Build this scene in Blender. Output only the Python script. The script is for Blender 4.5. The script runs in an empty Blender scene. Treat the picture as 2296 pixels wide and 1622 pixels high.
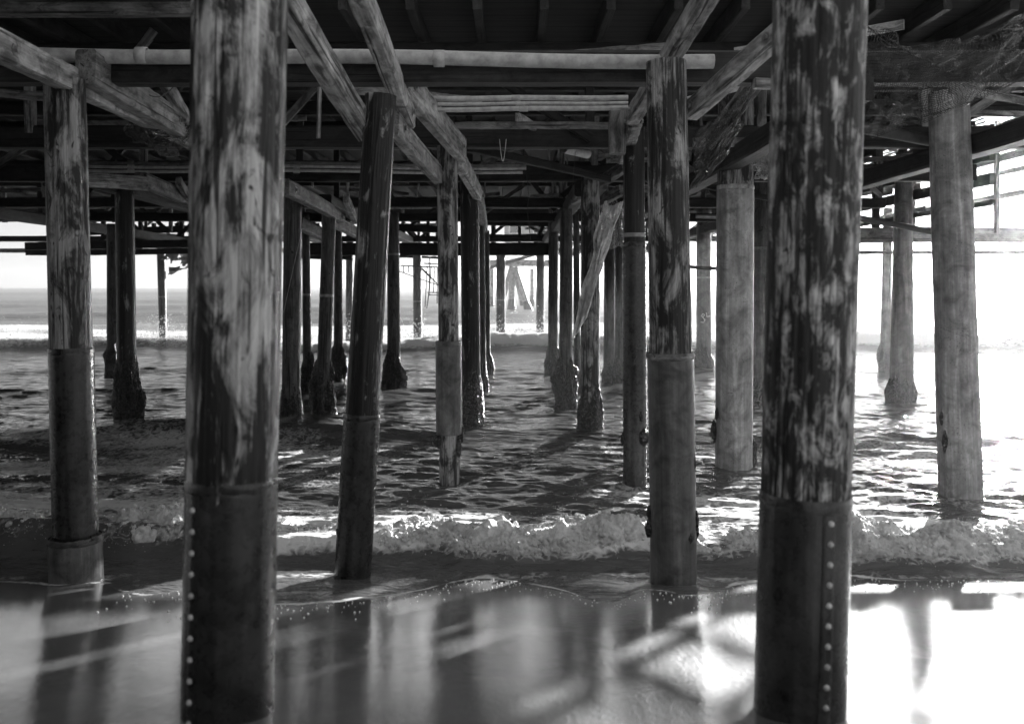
import bpy, math, random
import numpy as np
from mathutils import Vector, Matrix

random.seed(7)
rng = np.random.default_rng(11)
SC = bpy.context.scene
COL = SC.collection

# ------------------------------------------------------------------ camera
H_EYE, F_PX, CX, YH = 3.0, 2000.0, 1148.0, 636.0      # eye height (m); focal length, axis and horizon in 2296-wide picture units
cam_d = bpy.data.cameras.new('camera')
cam = bpy.data.objects.new('camera', cam_d); COL.objects.link(cam)
cam.location = (0, 0, H_EYE); cam.rotation_euler = (math.radians(90), 0, 0)
cam_d.sensor_fit = 'HORIZONTAL'; cam_d.sensor_width = 36
cam_d.lens = 36 * F_PX / 2296.0
cam_d.shift_y = -(811 - YH) / 2296.0
cam_d.clip_start = 0.05; cam_d.clip_end = 6000
cam_d.dof.use_dof = True; cam_d.dof.focus_distance = 13.0; cam_d.dof.aperture_fstop = 1.5
SC.camera = cam

# ------------------------------------------------------------------ sky and sun
SUN_EL, SUN_AZ = math.radians(11.8), math.radians(29.6)
world = bpy.data.worlds.new('World'); SC.world = world; world.use_nodes = True
wn, wl = world.node_tree.nodes, world.node_tree.links
wn.clear()
sky = wn.new('ShaderNodeTexSky'); sky.sky_type = 'NISHITA'; sky.sun_disc = False
sky.sun_elevation = SUN_EL; sky.sun_rotation = SUN_AZ
sky.air_density = 1.0; sky.dust_density = 0.4; sky.ozone_density = 1.0
bw = wn.new('ShaderNodeRGBToBW')
bg = wn.new('ShaderNodeBackground'); bg.inputs['Strength'].default_value = 0.15
wo = wn.new('ShaderNodeOutputWorld')
wl.new(sky.outputs[0], bw.inputs[0]); k1 = wn.new('ShaderNodeMath'); k1.operation = 'MULTIPLY_ADD'; k1.inputs[1].default_value = 1.6; k1.inputs[2].default_value = 1.0
k2 = wn.new('ShaderNodeMath'); k2.operation = 'DIVIDE'                                    # added range compression: tames the bright horizon against the zenith
wl.new(bw.outputs[0], k1.inputs[0]); wl.new(bw.outputs[0], k2.inputs[0]); wl.new(k1.outputs[0], k2.inputs[1]); wl.new(k2.outputs[0], bg.inputs['Color']); wl.new(bg.outputs[0], wo.inputs['Surface'])
sd = bpy.data.lights.new('sun', 'SUN'); sd.energy = 2.8; sd.angle = math.radians(0.5); sd.color = (1, 1, 1)
sun = bpy.data.objects.new('sun', sd); COL.objects.link(sun)
sv = Vector((math.sin(SUN_AZ) * math.cos(SUN_EL), math.cos(SUN_AZ) * math.cos(SUN_EL), math.sin(SUN_EL)))
sun.rotation_euler = sv.to_track_quat('Z', 'Y').to_euler(); sun.location = (20, 30, 20)
SC.view_settings.view_transform = 'Standard'; SC.view_settings.look = 'None'
SC.view_settings.gamma = 1.0; SC.view_settings.exposure = 3.35; SC.view_settings.use_curve_mapping = False
SC.cycles.max_bounces = 6; SC.cycles.diffuse_bounces = 3; SC.cycles.glossy_bounces = 4
SC.cycles.volume_bounces = 0; SC.cycles.transparent_max_bounces = 8
SC.cycles.sample_clamp_indirect = 6.0; SC.cycles.sample_clamp_direct = 0.0
SC.cycles.use_denoising = True

# ------------------------------------------------------------------ small helpers
def P(x, y, Y):
    """picture unit (2296 wide) at depth Y metres -> world point"""
    return Vector(((x - CX) * Y / F_PX, Y, H_EYE + (YH - y) * Y / F_PX))

def tag(o, label=None, cat=None, group=None, kind=None):
    if label: o['label'] = label
    if cat: o['category'] = cat
    if group: o['group'] = group
    if kind: o['kind'] = kind
    elif label: o['kind'] = 'thing'
    return o

def link_mesh(name, verts, faces, mat, parent=None, smooth=False):
    me = bpy.data.meshes.new(name)
    if isinstance(faces, np.ndarray):
        verts = np.asarray(verts, dtype=np.float32)
        nf, k = faces.shape
        me.vertices.add(len(verts)); me.vertices.foreach_set('co', verts.ravel())
        me.loops.add(nf * k); me.loops.foreach_set('vertex_index', faces.astype(np.int32).ravel())
        me.polygons.add(nf)
        me.polygons.foreach_set('loop_start', np.arange(0, nf * k, k, dtype=np.int32))
        me.polygons.foreach_set('loop_total', np.full(nf, k, dtype=np.int32))
        me.update(calc_edges=True)
    else:
        me.from_pydata([tuple(v) for v in verts], [], faces); me.update()
    if mat: me.materials.append(mat)
    if smooth: me.polygons.foreach_set('use_smooth', np.ones(len(me.polygons), dtype=bool))
    me.validate()
    o = bpy.data.objects.new(name, me); COL.objects.link(o)
    if parent: o.parent = parent
    return o

def empty(name, loc, rot=None):
    o = bpy.data.objects.new(name, None); COL.objects.link(o)
    o.location = loc
    if rot is not None: o.rotation_euler = rot
    o.empty_display_size = 0.2
    return o

def _hash(i, j, k):
    n = (i.astype(np.int64) * 374761393 + j.astype(np.int64) * 668265263 + k.astype(np.int64) * 2147483647) & 0xFFFFFFFF
    n = ((n ^ (n >> 13)) * 1274126177) & 0xFFFFFFFF
    return ((n ^ (n >> 16)) & 0xFFFF) / 65535.0

def vnoise(x, y, z=0.0):
    """value noise in -1..1"""
    x, y, z = np.broadcast_arrays(np.asarray(x, float), np.asarray(y, float), np.asarray(z, float))
    i, j, k = np.floor(x), np.floor(y), np.floor(z)
    fx, fy, fz = x - i, y - j, z - k
    u, v, w = fx*fx*(3-2*fx), fy*fy*(3-2*fy), fz*fz*(3-2*fz)
    c = lambda a, b, d: _hash(i + a, j + b, k + d)
    x00 = c(0,0,0)*(1-u) + c(1,0,0)*u; x10 = c(0,1,0)*(1-u) + c(1,1,0)*u
    x01 = c(0,0,1)*(1-u) + c(1,0,1)*u; x11 = c(0,1,1)*(1-u) + c(1,1,1)*u
    return 2*((x00*(1-v) + x10*v)*(1-w) + (x01*(1-v) + x11*v)*w) - 1

def fbm(x, y, z=0.0, oct=4, gain=.5):
    s, a, f, t = 0, 1.0, 1.0, 0
    for o in range(oct):
        s = s + a * vnoise(x*f + 17.3*o, y*f - 9.1*o, np.asarray(z)*f + 3.7*o); t += a; a *= gain; f *= 2.03
    return s / t

def billow(x, y, z=0.0, oct=4, gain=.55):
    s, a, f, t = 0, 1.0, 1.0, 0
    for o in range(oct):
        s = s + a * (1 - np.abs(vnoise(x*f + 7.7*o, y*f + 2.9*o, np.asarray(z)*f - 5.1*o)) * 1.0) ** 1 * 1.0; t += a; a *= gain; f *= 2.1
    return 1 - s / t          # puffy bumps, creases at 0

def sstep(a, b, x):
    t = np.clip((x - a) / (b - a), 0, 1); return t*t*(3-2*t)

# ------------------------------------------------------------------ materials
def mat_new(name):
    m = bpy.data.materials.new(name); m.use_nodes = True
    nt = m.node_tree; nt.nodes.clear()
    out = nt.nodes.new('ShaderNodeOutputMaterial')
    return m, nt, out

def nd(nt, t, **kw):
    n = nt.nodes.new(t)
    for k, v in kw.items(): setattr(n, k, v)
    return n

def mapping(nt, scale, coord='Object', rnd=True):
    tc = nd(nt, 'ShaderNodeTexCoord'); mp = nd(nt, 'ShaderNodeMapping')
    mp.inputs['Scale'].default_value = scale
    nt.links.new(tc.outputs[coord], mp.inputs['Vector'])
    if rnd:
        oi = nd(nt, 'ShaderNodeObjectInfo'); mu = nd(nt, 'ShaderNodeMath', operation='MULTIPLY'); mu.inputs[1].default_value = 83.0
        nt.links.new(oi.outputs['Random'], mu.inputs[0]); nt.links.new(mu.outputs[0], mp.inputs['Location'])
    return mp.outputs[0]

def noise(nt, vec, scale, detail=4, rough=.55, dist=0.0):
    n = nd(nt, 'ShaderNodeTexNoise'); n.inputs['Scale'].default_value = scale; n.inputs['Detail'].default_value = detail
    n.inputs['Roughness'].default_value = rough; n.inputs['Distortion'].default_value = dist
    nt.links.new(vec, n.inputs['Vector']); return n.outputs['Fac']

def ramp(nt, fac, stops):
    r = nd(nt, 'ShaderNodeValToRGB'); e = r.color_ramp.elements
    while len(e) < len(stops): e.new(0.5)
    for el, (p, v) in zip(e, stops): el.position = p; el.color = (v, v, v, 1)
    nt.links.new(fac, r.inputs[0]); return r.outputs[0]

def mth(nt, op, a, b=None, clamp=False):
    n = nd(nt, 'ShaderNodeMath', operation=op, use_clamp=clamp)
    for i, s in enumerate((a, b)):
        if s is None: continue
        if isinstance(s, (int, float)): n.inputs[i].default_value = s
        else: nt.links.new(s, n.inputs[i])
    return n.outputs[0]

def mixv(nt, f, a, b):
    n = nd(nt, 'ShaderNodeMix', data_type='FLOAT')
    for i, s in ((0, f), (2, a), (3, b)):
        if isinstance(s, (int, float)): n.inputs[i].default_value = s
        else: nt.links.new(s, n.inputs[i])
    return n.outputs[0]

def bump(nt, h, strength, dist, normal=None):
    b = nd(nt, 'ShaderNodeBump'); b.inputs['Strength'].default_value = strength; b.inputs['Distance'].default_value = dist
    nt.links.new(h, b.inputs['Height'])
    if normal: nt.links.new(normal, b.inputs['Normal'])
    return b.outputs[0]

def principled(nt, out, color, rough=.6, spec=.5, normal=None, ior=1.45):
    p = nd(nt, 'ShaderNodeBsdfPrincipled')
    for nm, s in (('Base Color', color), ('Roughness', rough), ('Specular IOR Level', spec), ('IOR', ior)):
        if isinstance(s, (int, float)):
            p.inputs[nm].default_value = (s, s, s, 1) if nm == 'Base Color' else s
        else: nt.links.new(s, p.inputs[nm])
    if normal: nt.links.new(normal, p.inputs['Normal'])
    if out: nt.links.new(p.outputs[0], out.inputs['Surface'])
    return p

def mat_pile(name, dark, light, lo=.47, hi=.58, patch=1.4, stretch=.42, rough=.6):
    """weathered round timber: peeled pale patches over dark bark, long cracks"""
    m, nt, out = mat_new(name)
    v1 = mapping(nt, (1, 1, stretch)); v2 = mapping(nt, (1, 1, .10)); v3 = mapping(nt, (1, 1, .04))
    a = noise(nt, v1, patch * 4.0, 9, .68, .9)
    b = noise(nt, v2, patch * 9.0, 7, .66, .3)
    c = noise(nt, v3, patch * 34.0, 3, .6)
    s = mth(nt, 'ADD', mth(nt, 'MULTIPLY', a, .58), mth(nt, 'MULTIPLY', b, .42))
    knot = ramp(nt, noise(nt, mapping(nt, (1, 1, .6)), patch * 7.0, 2, .5, 1.6), [(.30, .10), (.38, 1)])
    k = ramp(nt, s, [(lo, 0), (hi, 1)])
    tone = ramp(nt, c, [(.3, .55), (.7, 1.1)])
    crack = ramp(nt, noise(nt, v3, patch * 16, 2, .5, .4), [(.36, .12), (.43, 1)])
    col = mth(nt, 'MULTIPLY', mth(nt, 'MULTIPLY', mixv(nt, k, dark, light), tone), mth(nt, 'MULTIPLY', crack, knot))
    hgt = mth(nt, 'ADD', mth(nt, 'MULTIPLY', k, .5), mth(nt, 'ADD', mth(nt, 'MULTIPLY', c, .5), mth(nt, 'MULTIPLY', crack, .5)))
    principled(nt, out, col, mixv(nt, k, rough - .12, rough + .15), .4, bump(nt, hgt, .7, .012))
    return m

def mat_jacket(name, base, spread, rough=.38, speck=.0, bl=1.0):
    m, nt, out = mat_new(name)
    v1 = mapping(nt, (1, 1, .12)); v2 = mapping(nt, (1, 1, 1))
    a = noise(nt, v1, 7, 5, .6, .4); b = noise(nt, v2, 16, 5, .65)
    v3 = mapping(nt, (1, 1, .03)); run = noise(nt, v3, 15, 4, .65); blot = noise(nt, v2, 3.2, 4, .62, .8)
    col = ramp(nt, mth(nt, 'ADD', mth(nt, 'MULTIPLY', a, .45), mth(nt, 'ADD', mth(nt, 'MULTIPLY', b, .2), mth(nt, 'MULTIPLY', run, .35))), [(.36, base * (1 - spread)), (.52, base), (.66, base * (1 + 1.6 * spread))])
    col = mth(nt, 'MULTIPLY', col, ramp(nt, blot, [(.32, 1 - .65 * bl), (.5, 1), (.66, 1 + .5 * bl)]))
    if speck:
        sp = ramp(nt, noise(nt, v2, 46, 2, .5), [(.62, 1), (.68, .25)])
        zone = ramp(nt, noise(nt, v2, 3.0, 3), [(.45, 0), (.6, 1)])
        col = mth(nt, 'MULTIPLY', col, mixv(nt, mth(nt, 'MULTIPLY', zone, speck), 1.0, sp))
    principled(nt, out, col, ramp(nt, b, [(.3, rough - .1), (.7, rough + .15)]), .5, bump(nt, mth(nt, 'ADD', mth(nt, 'MULTIPLY', b, .4), run), .4, .010))
    return m

def mat_timber(name, dark, light, rough=.7):
    """sawn beam, grain along local X"""
    m, nt, out = mat_new(name)
    v = mapping(nt, (.35, 5, 5)); v2 = mapping(nt, (1, 1.6, 1.6)); v3 = mapping(nt, (.5, 26, 26))
    g = noise(nt, v, 2.2, 4, .6, .5); w = noise(nt, v2, 2.6, 5, .62); f = noise(nt, v3, 2.0, 3, .6)
    s = mth(nt, 'ADD', mth(nt, 'MULTIPLY', g, .35), mth(nt, 'ADD', mth(nt, 'MULTIPLY', w, .45), mth(nt, 'MULTIPLY', f, .2)))
    split = ramp(nt, noise(nt, mapping(nt, (.14, 9, 9)), 2.0, 3, .55, .6), [(.33, .10), (.41, 1)])
    stain = ramp(nt, noise(nt, mapping(nt, (1.0, 2.2, 2.2)), 3.4, 7, .7, .8), [(.36, .28), (.52, 1.0), (.7, 1.25)])
    s_tain = mth(nt, 'MULTIPLY', split, stain)
    oi = nd(nt, 'ShaderNodeObjectInfo')
    col = mth(nt, 'MULTIPLY', ramp(nt, s, [(.36, dark), (.5, (dark + light) * .45), (.64, light)]), mth(nt, 'ADD', mth(nt, 'MULTIPLY', oi.outputs['Random'], .7), .65))
    col = mth(nt, 'MULTIPLY', col, s_tain)
    principled(nt, out, col, rough, .35, bump(nt, mth(nt, 'ADD', mth(nt, 'ADD', g, f), split), .6, .01))
    return m

def mat_plain(name, c, rough=.5, spec=.5, metallic=0.0, nz=.35, scale=9):
    m, nt, out = mat_new(name)
    v = mapping(nt, (1, 1, 1)); n = noise(nt, v, scale, 4, .6)
    p = principled(nt, out, ramp(nt, n, [(.3, c * (1 - nz)), (.7, c * (1 + nz))]), rough, spec, bump(nt, n, .3, .006))
    p.inputs['Metallic'].default_value = metallic
    return m

M = {}
M['bark_pale'] = mat_pile('bark_pale', .012, .54, .468, .575, 1.15, .40)
M['bark_mid'] = mat_pile('bark_mid', .012, .34, .47, .57, 1.2)
M['bark_dark'] = mat_pile('bark_dark', .008, .30, .545, .61, 1.3)
M['bark_mottled'] = mat_pile('bark_mottled', .010, .56, .485, .60, 2.1, .50)
M['wood_far'] = mat_pile('wood_far', .03, .14, .42, .62, 1.6)
M['jacket_dark'] = mat_jacket('jacket_dark', .026, .7, .27)
M['jacket_mid'] = mat_jacket('jacket_mid', .095, .6, .42, .6)
M['jacket_pale'] = mat_jacket('jacket_pale', .27, .5, .5, .9, .75)
M['timber_pale'] = mat_timber('timber_pale', .04, .46)
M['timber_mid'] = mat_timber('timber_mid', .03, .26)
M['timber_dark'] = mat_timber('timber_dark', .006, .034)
M['steel'] = mat_plain('steel', .20, .4, .5, .6)
M['pipe'] = mat_plain('pipe', .34, .42, .5)
M['rivet'] = mat_plain('rivet', .40, .35, .6)
M['cable'] = mat_plain('cable', .03, .6)
M['cable_pale'] = mat_plain('cable_pale', .35, .5)
M['rope'] = mat_plain('rope', .40, .6, .5)
M['net'] = mat_plain('net', .30, .28, .7)
M['net_pale'] = mat_plain('net_pale', .6, .4, .5)
M['net_dark'] = mat_plain('net_dark', .035, .25, .8)
M['rock'] = mat_plain('rock', .10, .8)
M['paint_white'] = mat_plain('paint_white', .6, .6, .3, 0, .12, 3)
M['paint_grey'] = mat_plain('paint_grey', .3, .6, .3, 0, .15, 3)
M['glass'] = mat_plain('glass', .04, .1, .6, 0, .1)
M['tarp'] = mat_plain('tarp', .45, .5, .4, 0, .4, 5)
M['chalk'] = mat_plain('chalk', .7, .9, .1)

M['pile_haze_tone'] = mat_jacket('pile_haze_tone', .20, .6, .55, .9, .8)  # paler base colour stands in for the haze veiling the right-edge pile
# barnacle and mussel crust
m, nt, out = mat_new('barnacles')
v = mapping(nt, (1, 1, 1))
vo = nd(nt, 'ShaderNodeTexVoronoi'); vo.inputs['Scale'].default_value = 34; nt.links.new(v, vo.inputs['Vector'])
n1 = noise(nt, v, 12, 4, .6)
col = mth(nt, 'MULTIPLY', ramp(nt, vo.outputs['Color'], [(.3, .010), (.62, .030), (.93, .11)]), ramp(nt, n1, [(.35, .4), (.65, 1.3)]))
principled(nt, out, col, .32, .6, bump(nt, vo.outputs['Distance'], 1.0, .03))
M['barnacles'] = m

# wet sand
m, nt, out = mat_new('wet_sand')
v = mapping(nt, (1, 1, 1), 'Object', False)
vs = mapping(nt, (1.0, .28, 1), 'Object', False)
n1 = noise(nt, v, 1.3, 5, .6, .6); n2 = noise(nt, v, 160, 2, .6); n3 = noise(nt, vs, 9, 4, .6, .5); n4 = noise(nt, vs, 34, 3, .6)
col = ramp(nt, mth(nt, 'ADD', mth(nt, 'MULTIPLY', n1, .75), mth(nt, 'MULTIPLY', n2, .25)), [(.3, .06), (.5, .10), (.72, .16)])
wet = ramp(nt, n1, [(.35, .015), (.62, .04), (.75, .12)])
n5 = noise(nt, mapping(nt, (1, .55, 1), 'Object', False), 26, 3, .65, .6)
h = mth(nt, 'ADD', mth(nt, 'MULTIPLY', n3, .28), mth(nt, 'ADD', mth(nt, 'MULTIPLY', mth(nt, 'ADD', n4, n5), .22), mth(nt, 'MULTIPLY', n2, .16)))
tcs = nd(nt, 'ShaderNodeTexCoord'); sp_ = nd(nt, 'ShaderNodeSeparateXYZ'); nt.links.new(tcs.outputs['Object'], sp_.inputs[0])
dry = nd(nt, 'ShaderNodeMapRange'); dry.inputs[1].default_value = 4.4; dry.inputs[2].default_value = 3.2; nt.links.new(mth(nt, 'ADD', sp_.outputs['Y'], n1), dry.inputs[0])
ps = principled(nt, out, mixv(nt, dry.outputs[0], col, .26), mixv(nt, dry.outputs[0], .5, .9), .2, bump(nt, h, 1.0, .02), 1.4)
nt.links.new(mth(nt, 'SUBTRACT', 1.0, dry.outputs[0]), ps.inputs['Coat Weight']); ps.inputs['Coat IOR'].default_value = 1.7
nt.links.new(wet, ps.inputs['Coat Roughness']); h2 = mth(nt, 'ADD', mth(nt, 'MULTIPLY', mth(nt, 'ADD', n4, n5), .5), mth(nt, 'MULTIPLY', n2, .2))
nt.links.new(bump(nt, h2, .30, .0045), ps.inputs['Coat Normal'])
M['sand'] = m

# sea water with foam carried in the mesh's foam attribute
m, nt, out = mat_new('sea_water')
vx = mapping(nt, (.42, 1, 1), 'Object', False); v = mapping(nt, (1, 1, 1), 'Object', False)
r1 = noise(nt, vx, 2.4, 4, .6, .7); r2 = noise(nt, vx, 9.0, 3, .55, .8); r3 = noise(nt, vx, .5, 3, .6, .5)
h = mth(nt, 'ADD', mth(nt, 'MULTIPLY', r3, 2.2), mth(nt, 'ADD', mth(nt, 'MULTIPLY', r1, .8), mth(nt, 'ADD', mth(nt, 'MULTIPLY', r2, .32), mth(nt, 'MULTIPLY', noise(nt, vx, 24.0, 2, .5), .09))))
at = nd(nt, 'ShaderNodeAttribute'); at.attribute_name = 'foam'
fn = noise(nt, v, 5.0, 6, .7, .6)
vf = nd(nt, 'ShaderNodeTexVoronoi', feature='DISTANCE_TO_EDGE'); vf.inputs['Scale'].default_value = 5.5
dv = nd(nt, 'ShaderNodeVectorMath', operation='ADD'); fv = nd(nt, 'ShaderNodeTexNoise'); fv.inputs['Scale'].default_value = 3.0
nt.links.new(v, fv.inputs['Vector']); nt.links.new(v, dv.inputs[0]); nt.links.new(fv.outputs['Color'], dv.inputs[1]); nt.links.new(dv.outputs[0], vf.inputs['Vector'])
lace = ramp(nt, vf.outputs['Distance'], [(.0, 0), (.30, 1)])
fr = mth(nt, 'ADD', mth(nt, 'MULTIPLY', fn, .85), mth(nt, 'MULTIPLY', lace, .22))
ff = mth(nt, 'SUBTRACT', mth(nt, 'MULTIPLY', at.outputs['Fac'], 1.25), fr)
fac = mth(nt, 'MINIMUM', mth(nt, 'MULTIPLY', mth(nt, 'ADD', ff, .14), 2.4, True), .88)
ag = nd(nt, 'ShaderNodeAttribute'); ag.attribute_name = 'glitter'
fs = mth(nt, 'SUBTRACT', .56, mth(nt, 'MULTIPLY', ag.outputs['Fac'], .9))
pw = principled(nt, None, .10, ag.outputs['Fac'], fs, bump(nt, h, .8, .10), 1.45)
pf = principled(nt, None, .82, .75, .3, bump(nt, fn, .8, .05))
mx = nd(nt, 'ShaderNodeMixShader'); nt.links.new(fac, mx.inputs[0]); nt.links.new(pw.outputs[0], mx.inputs[1]); nt.links.new(pf.outputs[0], mx.inputs[2])
nt.links.new(mx.outputs[0], out.inputs['Surface'])
M['water'] = m

m, nt, out = mat_new('surf_foam')
v = mapping(nt, (1, 1, 1), 'Object', False)
n1 = noise(nt, v, 26, 5, .65); n2 = noise(nt, v, 3.2, 4, .6)
col = mth(nt, 'MULTIPLY', ramp(nt, n2, [(.34, .7), (.5, .85), (.6, .9)]), ramp(nt, n1, [(.3, .75), (.6, 1.05)]))
p = principled(nt, None, col, .45, .5, bump(nt, n1, .9, .03))
tl = nd(nt, 'ShaderNodeBsdfTranslucent'); nt.links.new(col, tl.inputs['Color'])
mx = nd(nt, 'ShaderNodeMixShader'); mx.inputs[0].default_value = .28; nt.links.new(p.outputs[0], mx.inputs[1]); nt.links.new(tl.outputs[0], mx.inputs[2]); nt.links.new(mx.outputs[0], out.inputs['Surface'])
M['foam'] = m
m, nt, out = mat_new('spray')
principled(nt, out, .85, .1, .6, None, 1.33); M['spray'] = m

# ------------------------------------------------------------------ ground, water, far breakwater
SLOPE, SHORE = 0.176, 9.1
def sand_z(X, Y):
    z = SLOPE * (SHORE - Y)
    z = np.where(z < -.25, -.25 + (z + .25) * .25, z)
    return z + .009 * fbm(X * .6, Y * .6, 0, 3) + .002 * fbm(X * 2.1, Y * 1.1, 5, 3)

def grid_faces(nr, nc):
    i = np.arange((nr - 1) * nc).reshape(nr - 1, nc)[:, :-1].ravel()
    return np.stack([i, i + 1, i + nc + 1, i + nc], 1)

ys = np.concatenate([np.linspace(-45, 3, 50), np.linspace(3.1, 14, 170), np.linspace(14.5, 60, 40)])
us = np.linspace(-1, 1, 260); us = np.sign(us) * np.abs(us) ** 1.7 * 60
SX, SY = np.meshgrid(us, ys)
sv_ = np.stack([SX, SY, sand_z(SX, SY)], -1).reshape(-1, 3)
tag(link_mesh('beach_sand', sv_, grid_faces(*SX.shape), M['sand'], None, True), 'wet shining sand sloping down to the swash under the pier', 'sand', None, 'structure')

# swell crests: depth, height, front width, back width, wander
SWELL = [(13.2, .05, .5, .9, .5), (17.1, .33, .95, 1.9, .7), (25.0, .09, 1.0, 1.8, 1.0), (31.0, .10, 1.2, 2.0, 1.0),
         (41.0, .72, 1.3, 3.6, 1.6), (57.0, .40, 2.4, 4, 2), (74, .50, 3, 5, 3), (98, .55, 4, 7, 4), (135, .6, 5, 9, 5), (180, .6, 7, 12, 6), (240, .7, 9, 15, 8)]
waves = []
for k in range(56):
    lam = .13 * (1.9 / .13) ** (k / 55.0)
    ang = rng.normal(0, .42)
    waves.append((lam, math.sin(ang), math.cos(ang), rng.uniform(0, 6.28), .0105 * lam * rng.uniform(.6, 1.3) / (1 + (lam / .75) ** 2)))

far_waves = [(lam, math.sin(a), math.cos(a), p) for lam, a, p in zip(np.geomspace(1.6, 14, 16), rng.normal(0, .4, 16), rng.uniform(0, 6.28, 16))]

def edge_y(X):
    """how far up the sand the thin sheet of swash reaches"""
    return np.interp(X, EDGE_X, EDGE_Y) + .16 * fbm(X * 1.4, 1.3, 0, 3) + .05 * fbm(X * 5.0, 4.3, 0, 3)
_e = [(-300, 1312), (0, 1305), (120, 1314), (230, 1304), (330, 1345), (420, 1352), (500, 1300), (560, 1362), (640, 1358), (760, 1345), (880, 1336), (980, 1318), (1060, 1296), (1140, 1302), (1250, 1322),
      (1330, 1346), (1385, 1358), (1410, 1330), (1450, 1318), (1520, 1336), (1590, 1330), (1650, 1308), (1760, 1300), (1900, 1296), (2050, 1304), (2180, 1300), (2300, 1312), (2600, 1305)]
_ey = [(H_EYE - SLOPE * SHORE) / ((y - YH) / F_PX - SLOPE) for x, y in _e]
EDGE_X = np.array([(x - CX) / F_PX * q for (x, y), q in zip(_e, _ey)]); EDGE_Y = np.array(_ey)
_o = np.argsort(EDGE_X); EDGE_X, EDGE_Y = EDGE_X[_o], EDGE_Y[_o]
_gx = np.linspace(EDGE_X[0], EDGE_X[-1], 700); _gy = np.interp(_gx, EDGE_X, EDGE_Y); _k = np.hanning(41); _k /= _k.sum()
EDGE_X, EDGE_Y = _gx[20:-20], np.convolve(_gy, _k, 'valid')

def front_y(X):
    """toe of the little breaker running along the beach"""
    return 9.62 - .055 * X + .30 * fbm(X * .7, 2.2, 0, 2) + .16 * fbm(X * 2.1, 7.7, 0, 3)

def sea(X, Y, dY):
    z = np.zeros_like(X)
    for lam, sx, sy, ph, a in waves:
        fade = sstep(1.6, 3.2, lam / np.maximum(dY, 1e-3))
        k = 2 * math.pi / lam
        arg = k * (X * sx + Y * sy) + ph + .9 * vnoise(X * .35 / lam ** .5, Y * .35 / lam ** .5, lam)
        z += a * fade * np.sin(arg)
    off = sstep(44, 60, Y)
    for lam, sx, sy, ph in far_waves:
        fade = sstep(1.6, 3.2, lam / np.maximum(dY, 1e-3)); k = 2 * math.pi / lam
        z += .0065 * lam * fade * off * np.sin(k * (X * sx + Y * sy) + ph + 1.2 * vnoise(X * .3 / lam, Y * .3 / lam, lam))
    chop = .55 + .45 * (fbm(X * .22, Y * .22, 9, 2) + .6)
    z *= np.clip(chop, .25, 1.3)
    z += .03 * (1 - np.abs(vnoise(X * .5, Y * 1.2, 2.0)) * 2) * sstep(11, 15, Y)
    cs = 17.1 + .7 * fbm(X / (4 + 1.71), 17.1, 0, 2)
    z *= 1 - .8 * np.exp(-((Y - cs + .75) / .75) ** 2) * sstep(-.5, .2, fbm(X * .3, 8.0, 0, 2))      # glassy face of the middle swell
    for c, hgt, wf, wb, wan in SWELL:
        cy = c + wan * fbm(X / (4 + c * .1), c, 0, 2)
        t = Y - cy
        amp = hgt * np.clip(.8 + .5 * vnoise(X / (3 + c * .16), c * 1.7, 0), .25, 1.25)
        z += amp * np.where(t < 0, np.exp(-(t / wf) ** 2), np.exp(-(t / wb) ** 2))
    fy = front_y(X); t = Y - (fy + .30)
    bh = .16 + .13 * sstep(-2.0, -4.2, X)
    z += bh * np.where(t < 0, np.exp(-(t / .22) ** 2), np.exp(-(t / .85) ** 2))
    return z

NR, NC = 760, 1180
yy = np.linspace(1500, 648.0, NR)                       # even steps of view angle keep the mesh fine near the shore
Yr = H_EYE * F_PX / (yy - YH)
Yr = np.concatenate([Yr, [620.0]])
NR = len(Yr)
uc = np.linspace(-.80, .80, NC)
WX = uc[None, :] * (Yr[:, None] + 1.5); WY = np.repeat(Yr[:, None], NC, 1)
dYr = np.gradient(Yr); dY = np.maximum(np.repeat(dYr[:, None], NC, 1), WY * .0012)
WZ = sea(WX, WY, dY)
WZ *= 1 - sstep(350, 900, WY)
sz = sand_z(WX, WY); ey = edge_y(WX)
calm = sstep(8.3, 9.4, WY)
film = sz + .0015 + .004 * sstep(0, .5, WY - ey) + .03 * sstep(0, 1.2, WY - ey)
ripple = .017 * fbm(WX * 2.2, WY * 7.0, 1.0, 4) * sstep(0, .3, WY - ey)
zz = np.maximum(WZ * calm, film + ripple)
zz = np.where(WY < ey, sz - .05 * sstep(0, .25, ey - WY) - .001, zz)
WZ = zz
# foam amount
foam = np.zeros_like(WX)
fy = front_y(WX); t = WY - fy
foam = np.maximum(foam, (.50 + .42 * fbm(WX * .8, WY * 1.6, 4, 3)) * sstep(-.1, .2, t) * (1 - sstep(.6, 3.4, t)) * (.55 + .45 * sstep(-4.5, -1.5, WX)))
streak = fbm(WX * .35 + .4 * WY, WY * .9, 6, 4)
foam = np.maximum(foam, (.34 + .62 * streak) * sstep(.5, 1.2, t) * (1 - sstep(5.0, 10.0, t)))
foam = np.maximum(foam, (.50 + .5 * fbm(WX * 2.2, WY * 2.2, 3, 3)) * np.exp(-((WY - ey - .07 - .05 * vnoise(WX * 3, WY * 3, 1)) / (.06 + .05 * vnoise(WX * 1.3, 5, 0))) ** 2))
foam = np.maximum(foam, (.20 + .36 * fbm(WX * .9, WY * 2.2, 8, 3)) * sstep(0, .2, WY - ey) * (1 - sstep(9.0, 9.6, WY)))
c41 = 41.0 + 1.6 * fbm(WX / (4 + 4.1), 41.0, 0, 2); t = WY - c41
brk = .55 + .6 * fbm(WX * .18, 5.0, 0, 2)
foam = np.maximum(foam, 1.0 * np.clip(brk + .25, 0, 1) * sstep(-1.9, -.9, t) * (1 - sstep(2.0, 9.0, t)))
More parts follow.
